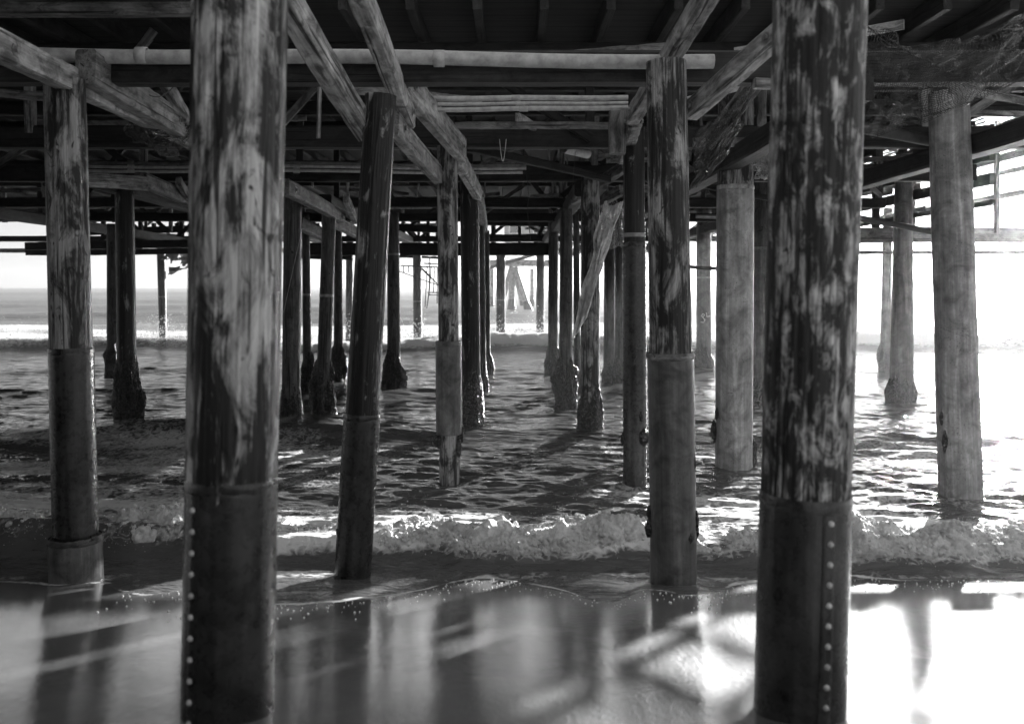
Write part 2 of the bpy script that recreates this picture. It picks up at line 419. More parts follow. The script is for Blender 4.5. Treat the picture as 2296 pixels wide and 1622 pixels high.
foam = np.maximum(foam, (.55 + .4 * fbm(WX * .15, WY * .4, 4, 3)) * sstep(44, 47, WY) * (1 - sstep(56, 75, WY)))
WZ = WZ + np.where((WY > 34) & (WY < 52), .22 * billow(WX * 1.1, WY * 1.1, 0, 4) * np.clip(foam * 1.4 - .4, 0, 1), 0)
wo_ = link_mesh('sea_water', np.stack([WX, WY, WZ], -1).reshape(-1, 3), grid_faces(NR, NC), M['water'], None, True)
rg_ = wo_.data.attributes.new('glitter', 'FLOAT', 'POINT'); rg_.data.foreach_set('value', (.05 + .30 * sstep(14, 90, WY)).astype(np.float32).ravel())
at_ = wo_.data.attributes.new('foam', 'FLOAT', 'POINT'); at_.data.foreach_set('value', foam.astype(np.float32).ravel())
tag(wo_, 'dark rippled sea with glinting light and broken foam under the pier', 'sea', None, 'structure')

# the small breaker: lumpy foam rolling up the beach
def foam_roll():
    nu, nv = 1900, 90
    u = np.linspace(-9.5, 10.5, nu); v = np.linspace(0, 1, nv)
    U, V = np.meshgrid(u, v)
    fy = front_y(U); amp = np.clip(.22 + .24 * fbm(U * 1.0, 1.5, 0, 4), .06, .5)
    a = V * math.pi * .93
    yy_ = fy + .55 - np.cos(a) * (.34 + .45 * V) - .0
    zz_ = np.sin(a) ** .8 * amp
    ny, nz = -np.cos(a), np.sin(a)
    lump = .36 * billow(U * 2.9, yy_ * 2.9 + 4, zz_ * 2.9, 5, .54)
    env = np.sin(np.clip(V * 1.04, 0, 1) * math.pi) ** .5
    d = (lump - .05) * env * np.clip(amp / .26, .5, 1.3)
    Yv = yy_ + ny * d * .8; Zv = zz_ + nz * d - .05
    Xv = U + .05 * fbm(U * 5, yy_ * 5, zz_ * 5 + 3, 2)
    pts = np.stack([Xv, Yv, Zv], -1)
    return pts.reshape(-1, 3), grid_faces(nv, nu), pts
fv_, ff_, fp_ = foam_roll()
def puff_balls(grid, n):
    """little balls of froth sitting all over the roll"""
    import bmesh
    bm = bmesh.new(); bmesh.ops.create_icosphere(bm, subdivisions=2, radius=1.0)
    bm.verts.ensure_lookup_table(); base = np.array([v.co[:] for v in bm.verts]); bf = np.array([[v.index for v in f.verts] for f in bm.faces]); bm.free()
    nv, nu, _ = grid.shape
    iv = np.clip((rng.beta(1.6, 1.5, n) * (nv - 1)).astype(int), 2, nv - 3); iu = rng.integers(0, nu, n)
    c = grid[iv, iu]
    keep = fbm(c[:, 0] * 1.6, c[:, 1] * 1.6, c[:, 2] * 3, 2) > -.22
    c = c[keep]; n = len(c)
    r = np.clip(rng.lognormal(-4.25, .52, n), .006, .038)
    c = c + rng.normal(0, .012, c.shape); c[:, 2] += r * .1
    V = c[:, None, :] + base[None] * r[:, None, None]
    V += base[None] * (r[:, None] * .75 * fbm(V[..., 0] * 28, V[..., 1] * 28, V[..., 2] * 28, 2))[..., None]
    return V.reshape(-1, 3), (bf[None] + (np.arange(n) * len(base))[:, None, None]).reshape(-1, 3)
pv_, pf_ = puff_balls(fp_, 9000)
tri = np.concatenate([ff_[:, [0, 1, 2]], ff_[:, [0, 2, 3]], pf_ + len(fv_)])
fv_, ff_ = np.concatenate([fv_, pv_]), tri
tag(link_mesh('surf_foam', fv_, ff_, M['foam'], None, True), 'lumpy white foam of the small wave breaking on the sand', 'foam', None, 'stuff')

def droplets(name, pts, sizes, mat, label, cat):
    base = np.array([(0,0,1),(1,0,0),(0,1,0),(-1,0,0),(0,-1,0),(0,0,-1)], float)
    fb = np.array([(0,1,2),(0,2,3),(0,3,4),(0,4,1),(5,2,1),(5,3,2),(5,4,3),(5,1,4)])
    n = len(pts)
    V = (pts[:, None, :] + base[None] * sizes[:, None, None]).reshape(-1, 3)
    Fc = (fb[None] + (np.arange(n) * 6)[:, None, None]).reshape(-1, 3)
    tag(link_mesh(name, V, Fc, mat, None, True), label, cat, None, 'stuff')
# spray thrown off the far breaker and off the near foam
n = 5200
sx = rng.uniform(-26, 24, n); cy = 41 + 1.6 * fbm(sx / 8.1, 41.0, 0, 2)
pts = np.stack([sx, cy + rng.normal(-.6, .9, n), .55 + np.abs(rng.normal(0, .38, n)) * (1 + .8 * fbm(sx * .5, 1, 0, 2))], 1)
droplets('sea_spray', pts, rng.uniform(.008, .032, n), M['spray'], 'white spray thrown up along the breaking wave between the far piles', 'spray')
n = 7000
sx = rng.uniform(-8.5, 9.5, n)
pts = np.stack([sx, front_y(sx) + rng.normal(.40, .35, n), .17 + np.abs(rng.normal(0, .12, n)) * np.clip(1 + 1.2 * fbm(sx * 1.5, 3, 0, 2), .2, 3)], 1)
droplets('foam_droplets', pts, rng.uniform(.0015, .0055, n), M['spray'], 'fine droplets flying above the foam near the sand', 'droplets')
# bubbles left on the sand
n = 420
sx = rng.uniform(-3.5, 5.0, n); sy = edge_y(sx) - np.abs(rng.normal(.10, .35, n))
pts = np.stack([sx, sy, sand_z(sx, sy) + .004], 1)
droplets('foam_bubbles', pts, rng.uniform(.004, .012, n), M['spray'], 'small white foam bubbles scattered on the wet sand', 'bubbles')

# breakwater far out on the right
bx = np.linspace(150, 620, 220); bv = np.linspace(0, 1, 9); BX, BV = np.meshgrid(bx, bv)
prof = np.sin(BV * math.pi); yb_ = 560 + (BV - .5) * 20
bz = prof * (1.2 + .9 * fbm(BX * .12, BV * 3, 0, 3)) - .1
tag(link_mesh('rock_breakwater', np.stack([BX, yb_ + 4 * fbm(BX * .2, BV * 4, 2, 2), bz], -1).reshape(-1, 3), grid_faces(9, 220), M['rock'], None, False),
    'low dark line of rocks far out on the horizon at right', 'breakwater')

# ------------------------------------------------------------------ piles
def tube(rf, z0, z1, ns, nr, cap=True):
    th = np.linspace(0, 2 * math.pi, ns, endpoint=False); zs = np.linspace(z0, z1, nr)
    T, Z = np.meshgrid(th, zs)
    R = rf(T, Z)
    V = np.stack([R * np.cos(T), R * np.sin(T), Z], -1).reshape(-1, 3)
    i = np.arange((nr - 1) * ns).reshape(nr - 1, ns)
    j = np.roll(i, -1, 1)
    Fq = np.stack([i, j, j + ns, i + ns], -1).reshape(-1, 4)
    if cap:
        V = np.vstack([V, [[0, 0, z0]], [[0, 0, z1]]])
        a = np.arange(ns); b = np.roll(a, -1); c0, c1 = nr * ns, nr * ns + 1
        cb = np.stack([b, a, np.full(ns, c0), np.full(ns, c0)], 1); o = (nr - 1) * ns
        ct = np.stack([a + o, b + o, np.full(ns, c1), np.full(ns, c1)], 1)
        faces = [tuple(f) for f in Fq.tolist()] + [(f[0], f[1], f[2]) for f in cb.tolist()] + [(f[0], f[1], f[2]) for f in ct.tolist()]
        return V, faces
    return V, Fq

def add_tube(name, rf, z0, z1, ns, nr, mat, parent, cap=True):
    V, Fc = tube(rf, z0, z1, ns, nr, cap)
    return link_mesh(name, V, Fc, mat, parent, True)

PILE_GROUP = 'round timber piles holding up the pier'
PILES = {}
def pile(key, top, base, wt, wb, mat, label, Y=None, zbase=None, jackets=(), collars=(), barn=None, seam=None, detail=0, ztop=None):
    """top, base = (x, y) in picture units; wt, wb = widths there; jackets = (y_top, y_bottom, width, material[, bow])"""
    if Y is None: Y = H_EYE * F_PX / (base[1] - YH)
    b = P(base[0], base[1], Y); t = P(top[0], top[1], Y)
    ax = (t - b).normalized(); L = (t - b).length
    root = empty('timber_pile', b); root.rotation_mode = 'QUATERNION'
    root.rotation_quaternion = Vector((0, 0, 1)).rotation_difference(ax)
    tag(root, label, 'pile', PILE_GROUP)
    rt, rb = wt * Y / F_PX / 2, wb * Y / F_PX / 2
    sd_ = (hash(key) if False else sum(ord(c) * (i + 3) for i, c in enumerate(key))) % 97
    ns, nr = ((120, 240) if detail == 2 else (72, 110) if detail == 1 else (36, 40))
    def rf(T, Z):
        r = rb + (rt - rb) * np.clip(Z / L, 0, 1)
        c, s = np.cos(T), np.sin(T)
        n = .030 * fbm(c * 1.6 + sd_, s * 1.6, Z * .5, 3) + .022 * fbm(c * 7 + sd_, s * 7, Z * .9, 3)
        g = np.abs(vnoise(c * 9 + sd_, s * 9, Z * .35)); n = n - .05 * np.exp(-(g / .07) ** 2) * (detail > 0)
        if detail: n = n + .012 * fbm(c * 22 + sd_, s * 22, Z * 4, 2)
        return r * (1 + n)
    add_tube('shaft', rf, -.7, L + .05, ns, nr, mat, root)
    zof = lambda y: (base[1] - y) * Y / F_PX / max(ax.z, .5)
    for jk in jackets:
        y0, y1, w, jm = jk[:4]
        z1, z0 = zof(y0), (zof(y1) if y1 is not None else -.6)
        r = w * Y / F_PX / 2
        def jf(T, Z, r=r, z1=z1):
            q = r * (1 + .010 * fbm(np.cos(T) * 2 + sd_, np.sin(T) * 2, Z * 1.2, 3))
            return np.where(Z > z1 - .012, q * .955, q)
        o = add_tube('protective_jacket', jf, z0, z1, 64, 60, jm, root)
        # uneven lip at the jacket's head
        zc = z1 - .02; am = .010 if (jm is not M['jacket_mid'] or Y > 12) else .030
        def lf(T, Z, r=r, zc=zc, am=am):
            c, q = np.cos(T), np.sin(T)
            off = .018 * fbm(c * 1.5 + sd_, q * 1.5, 3, 2)
            return r * 1.004 + am * (.45 + .55 * fbm(c * 5 + sd_, q * 5, Z * 20, 3)) * np.sqrt(np.clip(1 - ((Z - zc - off) / .030) ** 2, 0, 1)) - .004
        add_tube('jacket_band', lf, zc - .035, zc + .035, 72, 12, M['timber_mid'] if am > .02 else jm, root, False)
    for y in collars:
        zc = zof(y); r = rb + (rt - rb) * zc / L
        add_tube('steel_band', lambda T, Z, r=r: r * 1.05 + 0 * Z, zc - .03, zc + .03, 48, 3, M['steel'], root, False)
    if seam:
        ang, y0, y1, w, pitch = seam
        r = w * Y / F_PX / 2 * 1.012
        z1, z0 = zof(y0), zof(y1)
        hw = .035 / r
        zs = np.linspace(z0, z1, 40); ts = np.linspace(ang - hw, ang + hw, 6)
        T, Z = np.meshgrid(ts, zs); off = np.array([0, .006, .006, .006, .006, 0])[None]
        R = r * .99 + off
        V = np.stack([R * np.cos(T), R * np.sin(T), Z], -1).reshape(-1, 3).tolist()
        Fs = grid_faces(40, 6).tolist()
        for z in np.arange(z0 + .06, z1 - .02, pitch):            # rivet heads along the seam
            cx_, cy_ = (r + .006) * math.cos(ang), (r + .006) * math.sin(ang)
            rr = .016 if detail == 2 else .012; k0 = len(V)
            ux, uy = math.cos(ang), math.sin(ang)
            for a_, ring in ((0, 1.0), (.6, .85), (1.0, .45)):
                for q in range(8):
                    ph = q * math.pi / 4
                    V.append((cx_ + ux * a_ * rr - uy * ring * rr * math.cos(ph), cy_ + uy * a_ * rr + ux * ring * rr * math.cos(ph), z + ring * rr * math.sin(ph)))
            for lv in range(2):
                for q in range(8):
                    a0 = k0 + lv * 8
                    Fs.append((a0 + q, a0 + (q + 1) % 8, a0 + 8 + (q + 1) % 8, a0 + 8 + q))
            Fs.append(tuple(k0 + 16 + q for q in range(8)))
        so = link_mesh('riveted_seam', V, [tuple(f) for f in Fs], M['jacket_mid'] if detail == 1 else jackets[0][3], root, True)
        so.data.materials.append(M['rivet'])
        for p_ in so.data.polygons:
            if p_.index >= 39 * 5: p_.material_index = 1
    if barn:
        ytop, thick = barn
        zt = zof(ytop)
        def bf(T, Z):
            r = rb + (rt - rb) * np.clip(Z / L, 0, 1)
            c, s = np.cos(T), np.sin(T)
            zz = Z / max(zt, .1)
            pk = .10 + .5 * (sd_ % 7) / 7.0
            ragged = .60 * fbm(c * 1.7 + sd_, s * 1.7, Z * 1.0, 3)
            cover = 1 - sstep(.55, 1.02, zz + ragged)
            lump = .60 + 1.5 * fbm(c * 2.4 + sd_, s * 2.4 - sd_, Z * 2.6 + sd_, 4) + .45 * np.exp(-((zz - pk) / .3) ** 2)
            fine = .018 * fbm(c * r * 60, s * r * 60, Z * 55, 2) + .02 * billow(c * r * 22, s * r * 22, Z * 20, 2)
            return r * .93 + cover * (r * thick * 1.15 * np.clip(lump, .1, 2.4) + fine + r * .09)
        add_tube('barnacle_crust', bf, -.6, zt * 1.08, 96, 110, M['barnacles'], root, False)
    PILES[key] = dict(root=root, b=b, t=t, Y=Y, r=rt)
    return root

jd, jm_, jp = M['jacket_dark'], M['jacket_mid'], M['jacket_pale']
bp, bmid, bdk, wf_ = M['bark_pale'], M['bark_mid'], M['bark_dark'], M['wood_far']
ZT = lambda z, Y: YH - (z - H_EYE) * F_PX / Y     # picture height of z at depth Y
# nearest two
pile('B', (545, ZT(5.3, 4.6)), (510, ZT(.7, 4.6)), 210, 194, bp, 'thick blurred foreground pile at left with big pale peeled patches', Y=4.6,
     jackets=((1072, None, 201, jd),), detail=2, seam=(math.radians(-121), 1090, 1650, 203, .105))
pile('I', (1848, ZT(5.3, 4.6)), (1791, ZT(.7, 4.6)), 203, 192, M['bark_mottled'], 'thick blurred foreground pile at right, dark bark mottled pale on its sunny edge', Y=4.6,
     jackets=((1108, None, 199, jd),), detail=2, seam=(math.radians(-78), 1130, 1650, 201, .100))
# row at the water's edge
pile('A', (145, 190), (172, 1305), 88, 92, bmid, 'pile at the left edge standing in a short pale collar at the sand', jackets=((782, 1200, 95, jd), (1203, None, 112, jm_)), detail=1)
pile('C', (853, 225), (790, 1305), 70, 76, bdk, 'black leaning pile left of centre with a banded lower jacket', jackets=((928, None, 82, jd),), detail=2)
pile('F', (1494, 150), (1511, 1320), 88, 100, bmid, 'streaky grey pile with a frayed jacket rim halfway up, foot in the swash', jackets=((793, None, 103, jm_),), detail=2, barn=None)
# second row
pile('D', (1003, 335), (1008, 1086), 46, 45, bmid, 'slim split pile near the centre with a short grey sleeve below its middle', jackets=((766, 972, 59, jm_),), detail=1)
pile('G', (1421, 295), (1424, 1092), 47, 50, bdk, 'black pile with a riveted metal strip and two bands under the ragged head', jackets=((545, None, 53, jd),), collars=(527,), seam=(math.radians(-40), 556, 1085, 53.5, .085), detail=1)
pile('H', (1650, 212), (1645, 1049), 78, 80, bmid, 'fat pale concrete-cased pile right of centre, speckled near the water', jackets=((418, None, 82, jp),), detail=1)
pile('J', (2127, 215), (2154, 1112), 84, 92, M['pile_haze_tone'], 'broad hazy grey pile at the right edge of the pier', detail=1)
pile('A2', (462, 300), (470, 1085), 46, 48, wf_, 'pile hidden behind the left foreground pile')
# third row
pile('M', (279, 425), (287, 975), 40, 42, bdk, 'dark pile at left with a bulging barnacle foot and a lit right edge', jackets=((775, 905, 40, jm_),), barn=(800, .34), detail=1)
pile('P', (657, 440), (652, 968), 40, 41, wf_, 'pile just right of the left foreground pile, mussels at its foot', barn=(862, .20), detail=1)
pile('E', (1052, 382), (1058, 975), 42, 42, bdk, 'cracked dark pile standing directly behind the slim split one', barn=(840, .16), detail=1)
pile('AA', (1324, 400), (1323, 977), 42, 42, bmid, 'pile with a torn net wrapped round it and a mussel-covered foot', barn=(865, .24), detail=1)
# fourth row
pile('R', (739, 470), (722, 940), 31, 31, wf_, 'leaning pile with a thin pale band and a wide crusted foot', collars=(662,), barn=(815, .55))
pile('Z', (1270, 470), (1268, 917), 28, 30, wf_, 'pile with the fattest mussel clump, left of the netted pile', barn=(808, .62), detail=1)
pile('T', (881, 480), (884, 873), 27, 30, wf_, 'pile right of the leaning black pile with a flared crusted foot', collars=(570,), barn=(785, .5))
pile('K', (2027, 345), (2021, 903), 36, 52, M['jacket_mid'], 'stout hazy pile under the slatted platform at right', barn=(845, .18), detail=1)
pile('AF', (1710, 370), (1706, 905), 44, 46, wf_, 'hazy grey pile between the concrete-cased one and the right foreground pile', jackets=((555, None, 47, jm_),), barn=(840, .12))
# fifth row and beyond
pile('Q', (685, 480), (690, 882), 17, 20, wf_, 'thin grey pile tucked behind the pile with mussels', collars=(660,), barn=(795, .7))
pile('V2', (1079, 470), (1083, 880), 15, 15, wf_, 'thin pile edge with shaggy mussels behind the cracked one', barn=(810, .5))
pile('S', (758, 510), (759, 857), 17, 22, wf_, 'grey pile behind the leaning banded one with a broad crusted base', barn=(775, .6))
pile('AC', (1367, 480), (1366, 858), 25, 26, wf_, 'left one of two hazy piles behind the net', barn=(810, .3))
pile('AD', (1389, 480), (1389, 862), 19, 22, wf_, 'right one of two hazy piles behind the net, against the riveted pile', barn=(800, .4))
pile('AB', (1292, 480), (1294, 872), 14, 15, wf_, 'thin dark pile seen in the gap beside the netted pile', barn=(820, .3))
pile('N', (251, 505), (253, 846), 22, 25, wf_, 'grey pile half hidden behind the left barnacled one', barn=(775, .3))
pile('Y', (1241, 490), (1240, 838), 22, 23, wf_, 'grey pile left of the fat mussel clump with a rounded crust', barn=(775, .4))
pile('V', (1091, 520), (1093, 842), 13, 14, wf_, 'thin pale-edged pile at the left side of the central gap', barn=(770, .7))
pile('AE', (1578, 470), (1578, 830), 32, 33, M['jacket_mid'], 'sunlit hazy pile with chalk marks seen beside the frayed-jacket pile', collars=(622,), barn=(775, .3))
pile('L', (1991, 470), (1984, 832), 20, 22, M['jacket_mid'], 'thin pale pile behind the stout one under the platform', barn=(770, .35))
pile('O', (361, 545), (366, 772), 19, 16, wf_, 'lone dark pile at left with a wave bursting on it', collars=(665,))
pile('S2', (784, 520), (783, 772), 16, 16, wf_, 'far pile standing in spray next to the leaning black one')
pile('U', (935, 555), (937, 768), 19, 19, wf_, 'far dark pile in front of the hanging rigging with a splash at its foot', collars=(675,))
pile('W', (1123, 555), (1123, 765), 20, 20, wf_, 'far pile with a pale ring at the left of the central gap', collars=(672,))
pile('X', (1212, 555), (1211, 765), 18, 18, wf_, 'far pile at the right of the central gap with spray at its foot')
pile('O2', (170, 560), (172, 790), 19, 19, wf_, 'far pile beyond the left edge pile')

# single clumps of mussels clinging to the nearer piles
def clump(key, x, y, w, h):
    p = PILES[key]; Y, root = p['Y'], p['root']
    f = min(max((P(x, y, Y) - p['b']).z / (p['t'] - p['b']).z, 0), 1); axis = p['b'].lerp(p['t'], f)
    q = P(x, y, Y); dx = q.x - axis.x; rr = p['r'] * 1.12
    q.y = axis.y - math.sqrt(max(rr * rr - dx * dx, 0)) if abs(dx) < rr else axis.y
    a, b = w * Y / F_PX / 2, h * Y / F_PX / 2
    th = np.linspace(0, 2 * math.pi, 28, endpoint=False); ph = np.linspace(.02, math.pi - .02, 22); T, H_ = np.meshgrid(th, ph)
    dxn, dyn, dzn = np.sin(H_) * np.cos(T), np.sin(H_) * np.sin(T), np.cos(H_)
    k = 1 + .35 * fbm(dxn * 2 + x, dyn * 2, dzn * 2, 3) + .28 * billow(dxn * 5 + x, dyn * 5, dzn * 5, 2)
    V = np.stack([q.x + a * k * dxn, q.y + min(a, .09) * k * dyn, q.z + b * k * dzn], -1).reshape(-1, 3)
    i = np.arange(21 * 28).reshape(21, 28); j = np.roll(i, -1, 1)
    o = link_mesh('mussel_clump', V, np.stack([i, i + 28, j + 28, j], -1).reshape(-1, 4), M['barnacles'], None, True)
    bpy.context.view_layer.update(); o.parent = root; o.matrix_parent_inverse = root.matrix_world.inverted()
bpy.context.view_layer.update()
for c_ in (('F', 1458, 1150, 14, 34), ('F', 1457, 1182, 18, 40), ('F', 1556, 1165, 14, 44), ('F', 1540, 1195, 12, 22), ('F', 1561, 1192, 12, 26), ('F', 1552, 1035, 9, 40), ('G', 1397, 983, 10, 26), ('G', 1440, 976, 24, 32), ('G', 1434, 930, 8, 22),
           ('H', 1601, 965, 14, 44), ('H', 1604, 925, 8, 26), ('H', 1690, 1015, 14, 56), ('D', 982, 987, 24, 30), ('D', 1033, 972, 16, 36), ('D', 1030, 1000, 12, 36), ('C', 760, 1188, 8, 14), ('Z', 1287, 832, 20, 26), ('J', 2108, 985, 12, 40), ('J', 2104, 935, 8, 26),
           ('M', 318, 900, 18, 50)): clump(*c_)

# splashes where the far breaker meets the piles
sp_pts, sp_r = [], []
for k_ in ('O', 'U', 'W', 'X', 'S2'):
    b_ = PILES[k_]['b']; n = 420
    ang = rng.uniform(0, 6.28, n); rad = .2 + np.abs(rng.normal(0, .55, n)); hz_ = np.abs(rng.normal(0, .55, n)) * np.exp(-rad * .6) * 1.3
    sp_pts.append(np.stack([b_.x + rad * np.cos(ang), b_.y - .2 + rad * np.sin(ang) * .6, .3 + hz_], 1)); sp_r.append(rng.uniform(.008, .034, n))
droplets('splash_droplets', np.concatenate(sp_pts), np.concatenate(sp_r), M['spray'], 'splashes of white water bursting round the feet of the far piles', 'splash')

# chalk numerals on the sunlit hazy pile
def strokes(name, pts_list, rad, mat, label=None, cat=None, parent=None):
    """cord, bar or drawn line: one swept tube per polyline, in one mesh"""
    V, Fc = [], []; ns = 6
    for pts in pts_list:
        pts = [Vector(p) for p in pts]; k0 = len(V)
        for i, p in enumerate(pts):
            d = (pts[min(i + 1, len(pts) - 1)] - pts[max(i - 1, 0)]).normalized()
            a = d.cross(Vector((.31, .83, .47))).normalized(); b = d.cross(a)
            for q in range(ns):
                ph = q * 2 * math.pi / ns; V.append(p + (a * math.cos(ph) + b * math.sin(ph)) * rad)
        for i in range(len(pts) - 1):
            for q in range(ns):
                u, w = k0 + i * ns + q, k0 + i * ns + (q + 1) % ns
                Fc.append((u, w, w + ns, u + ns))
        Fc.append(tuple(k0 + q for q in reversed(range(ns)))); Fc.append(tuple(k0 + (len(pts) - 1) * ns + q for q in range(ns)))
    o = link_mesh(name, V, Fc, mat, None, True)
    if parent: o.parent = parent; o.matrix_parent_inverse = parent.matrix_world.inverted()
    if label: tag(o, label, cat)
    return o
bpy.context.view_layer.update()
pe = PILES['AE']
def on_pile(x, y, p):
    q = P(x, y, p['Y']); dx = q.x - P((1578), y, p['Y']).x
    q.y -= math.sqrt(max((p['r'] * 1.06) ** 2 - dx * dx, 0)) + .01; return q
strokes('chalk_mark', [[on_pile(x, y, pe) for x, y in ((1569, 707), (1573, 702), (1576, 705), (1573, 709), (1569, 707), (1577, 716), (1574, 722), (1568, 721))],
                       [on_pile(x, y, pe) for x, y in ((1580, 700), (1581, 709), (1588, 708))]], .012, M['chalk'], None, None, pe['root'])

# ------------------------------------------------------------------ beams
def beam_mesh(L, w, h, seed=0, wob=.006):
    n = int(min(60, max(3, L / .18)))
    ch = min(w, h) * .10
    cs = [(-w/2+ch, -h/2), (w/2-ch, -h/2), (w/2, -h/2+ch), (w/2, h/2-ch), (w/2-ch, h/2), (-w/2+ch, h/2), (-w/2, h/2-ch), (-w/2, -h/2+ch)]
    V, Fc = [], []
    r = random.Random(seed)
    bow = r.uniform(-1, 1) * min(.01 * L, .03)
    for i in range(n + 1):
        t = i / n; s = math.sin(t * math.pi) * bow
        for (y, z) in cs:
            V.append((t * L, y + r.uniform(-wob, wob), z + s + r.uniform(-wob, wob)))
    for i in range(n):
        for k in range(8):
            a, b = i * 8 + k, i * 8 + (k + 1) % 8
            Fc.append((a, a + 8, b + 8, b))
    Fc.append(tuple(range(8))); Fc.append(tuple(n * 8 + k for k in reversed(range(8))))
    return V, Fc

_bc = [0]
def beam(name, p0, p1, w, h, mat, label, cat='beam', group=None, bolts=0, roll=0.0):
    p0, p1 = Vector(p0), Vector(p1); d = p1 - p0; L = d.length; _bc[0] += 1
    V, Fc = beam_mesh(L, w, h, _bc[0])
    x = d.normalized(); up = Vector((0, 0, 1)) if abs(x.z) < .95 else Vector((0, 1, 0))
    y = up.cross(x).normalized(); z = x.cross(y)
    mtx = Matrix((x, y, z)).transposed().to_4x4() @ Matrix.Rotation(roll, 4, 'X')
    mtx.translation = p0
    o = link_mesh(name, V, Fc, mat)
    o.matrix_world = mtx
    tag(o, label, cat, group)
    for i in range(bolts):                            # bolt heads with washers on both faces
        t = L * (.08 if i % 2 == 0 else .92) + (i // 2) * .2 * (1 if i % 2 == 0 else -1)
        for sgn in (-1, 1):
            bv, bf_ = [], []
            for rad, o0, o1, ns in ((.05, w/2, w/2 + .010, 14), (.028, w/2 + .010, w/2 + .035, 6)):
                k0 = len(bv)
                for off in (o0 - .004, o1):
                    for q in range(ns):
                        ph = q * 2 * math.pi / ns
                        bv.append((t + rad * math.cos(ph), sgn * off, rad * math.sin(ph)))
                for q in range(ns):
                    bf_.append((k0 + q, k0 + (q + 1) % ns, k0 + ns + (q + 1) % ns, k0 + ns + q))
                bf_.append(tuple(k0 + ns + q for q in range(ns)))
            link_mesh('bolt', bv, bf_, M['steel'], o)
    return o

tp, tm, td = M['timber_pale'], M['timber_mid'], M['timber_dark']
# prominent beams and braces round the pile heads
beam('cap_beam', P(610, -54, 6.7), P(822, 296, 9.25), .20, .21, tp, 'pale diagonal beam coming down to the head of the black leaning pile', bolts=2)
beam('cap_beam', P(790, -52, 7.2), P(915, 268, 10.3), .17, .22, tp, 'pale beam crossing over the black leaning pile toward the centre', bolts=2)
beam('cap_beam', P(905, 178, 10.2), P(1036, 338, 13.2), .14, .36, tp, 'pale ribbed plank ending on the slim split pile', bolts=2)
beam('cap_beam', P(880, 275, 9.6), P(985, 395, 13.4), .14, .26, tm, 'lower grey plank running from the black leaning pile to the slim split one', bolts=2)
beam('cap_beam', P(1026, 350, 13.7), P(1076, 445, 18.4), .16, .28, tp, 'short pale beam stepping down behind the slim split pile', bolts=2)
beam('cap_beam', P(1072, 440, 18.4), P(1086, 510, 27), .2, .3, tm, 'receding grey beam above the cracked dark pile')
beam('cap_beam', P(1606, -45, 7.4), P(1418, 262, 11.4), .16, .20, tp, 'pale slanting beam over the riveted black pile', bolts=2)
beam('cap_beam', P(1424, 262, 11.4), P(1398, 352, 15.5), .18, .26, tm, 'stepped grey beam end above the riveted black pile', bolts=2)
beam('diagonal_brace', P(1752, 70, 7.9), P(1546, 252, 9.0), .16, .18, tp, 'pale brace rising right from the head of the streaky grey pile', 'brace', bolts=2)
beam('diagonal_brace', P(1790, 60, 9.6), P(1592, 318, 12.5), .12, .24, tp, 'net-draped brace slanting up toward the right foreground pile', 'brace')
beam('diagonal_brace', P(1402, 372, 17.0), P(1286, 448, 19.6), .14, .22, tp, 'pale brace slanting down to the pile with the fattest mussel clump', 'brace')
beam('diagonal_brace', P(1395, 425, 17.4), P(1320, 468, 19.0), .12, .2, tm, 'shorter brace under the pale one by the netted pile', 'brace')
beam('post_block', P(1384, 250, 12.2), P(1384, 345, 12.2), .22, .24, tm, 'square hanging post between the triple pipes and the heavy cross beam', 'post')
beam('post_block', P(1374, 330, 13.2), P(1374, 345, 13.2), .1, .1, td, 'small dark block under the square hanging post', 'post')
beam('cap_beam', P(-70, 72, 6.9), P(440, 322, 14.4), .16, .25, tp, 'long mottled beam from the head of the left edge pile', bolts=2)
beam('cap_beam', P(192, 148, 9.0), P(400, 278, 12.2), .20, .34, tm, 'second mottled beam lying on the long one at upper left', bolts=2)
beam('diagonal_brace', P(342, 135, 11.6), P(440, 306, 13.2), .12, .18, tp, 'narrow pale strut slanting down at upper left', 'brace')
beam('diagonal_brace', P(440, 130, 12.4), P(395, 195, 12.4), .1, .16, td, 'dark short strut beside the narrow pale one', 'brace')
beam('cap_beam', P(190, 402, 14.6), P(325, 412, 15.6), .2, .24, tp, 'pale beam end over the left barnacled pile')
beam('cap_beam', P(315, 402, 15.6), P(440, 458, 19.0), .2, .26, tm, 'grey beam running back from the left barnacled pile')
beam('diagonal_brace', P(400, 405, 17), P(436, 462, 18.6), .1, .16, tp, 'thin strut above the grey beam at left', 'brace')
beam('cap_beam', P(636, 418, 14.8), P(765, 488, 21.0), .2, .26, tm, 'mottled beam over the pile with mussels right of the left foreground pile', bolts=2)
beam('diagonal_brace', P(775, 445, 19), P(795, 492, 21.5), .12, .2, tp, 'split board end hanging near the leaning banded pile', 'brace')
beam('cap_beam', P(730, 490, 22), P(800, 522, 27), .2, .3, tp, 'pale beam end beyond the leaning banded pile', bolts=2)
beam('cap_beam', P(670, 500, 22), P(760, 545, 29), .2, .3, tm, 'grey beam sloping back behind the leaning banded pile')
beam('diagonal_brace', P(1040, 330, 14.5), P(1365, 402, 17.0), .12, .13, td, 'dark slanting pipe-like timber under the heavy cross beam', 'brace')
beam('diagonal_brace', P(1020, 282, 13.0), P(1372, 282, 13.0), .08, .10, tm, 'thin cross timber between the triple pipes and the heavy cross beam', 'brace')
beam('diagonal_brace', P(1160, 262, 13.2), P(1212, 292, 14.2), .07, .13, tp, 'stubby pale slat leaning under the triple pipes', 'brace')
beam('cap_beam', P(1690, 188, 9.4), P(1945, 192, 9.6), .12, .10, tp, 'grained board crossing just behind the right foreground pile')
beam('cap_beam', P(1555, 318, 13.5), P(1760, 322, 13.5), .14, .13, tp, 'grained board crossing behind the concrete-cased pile')
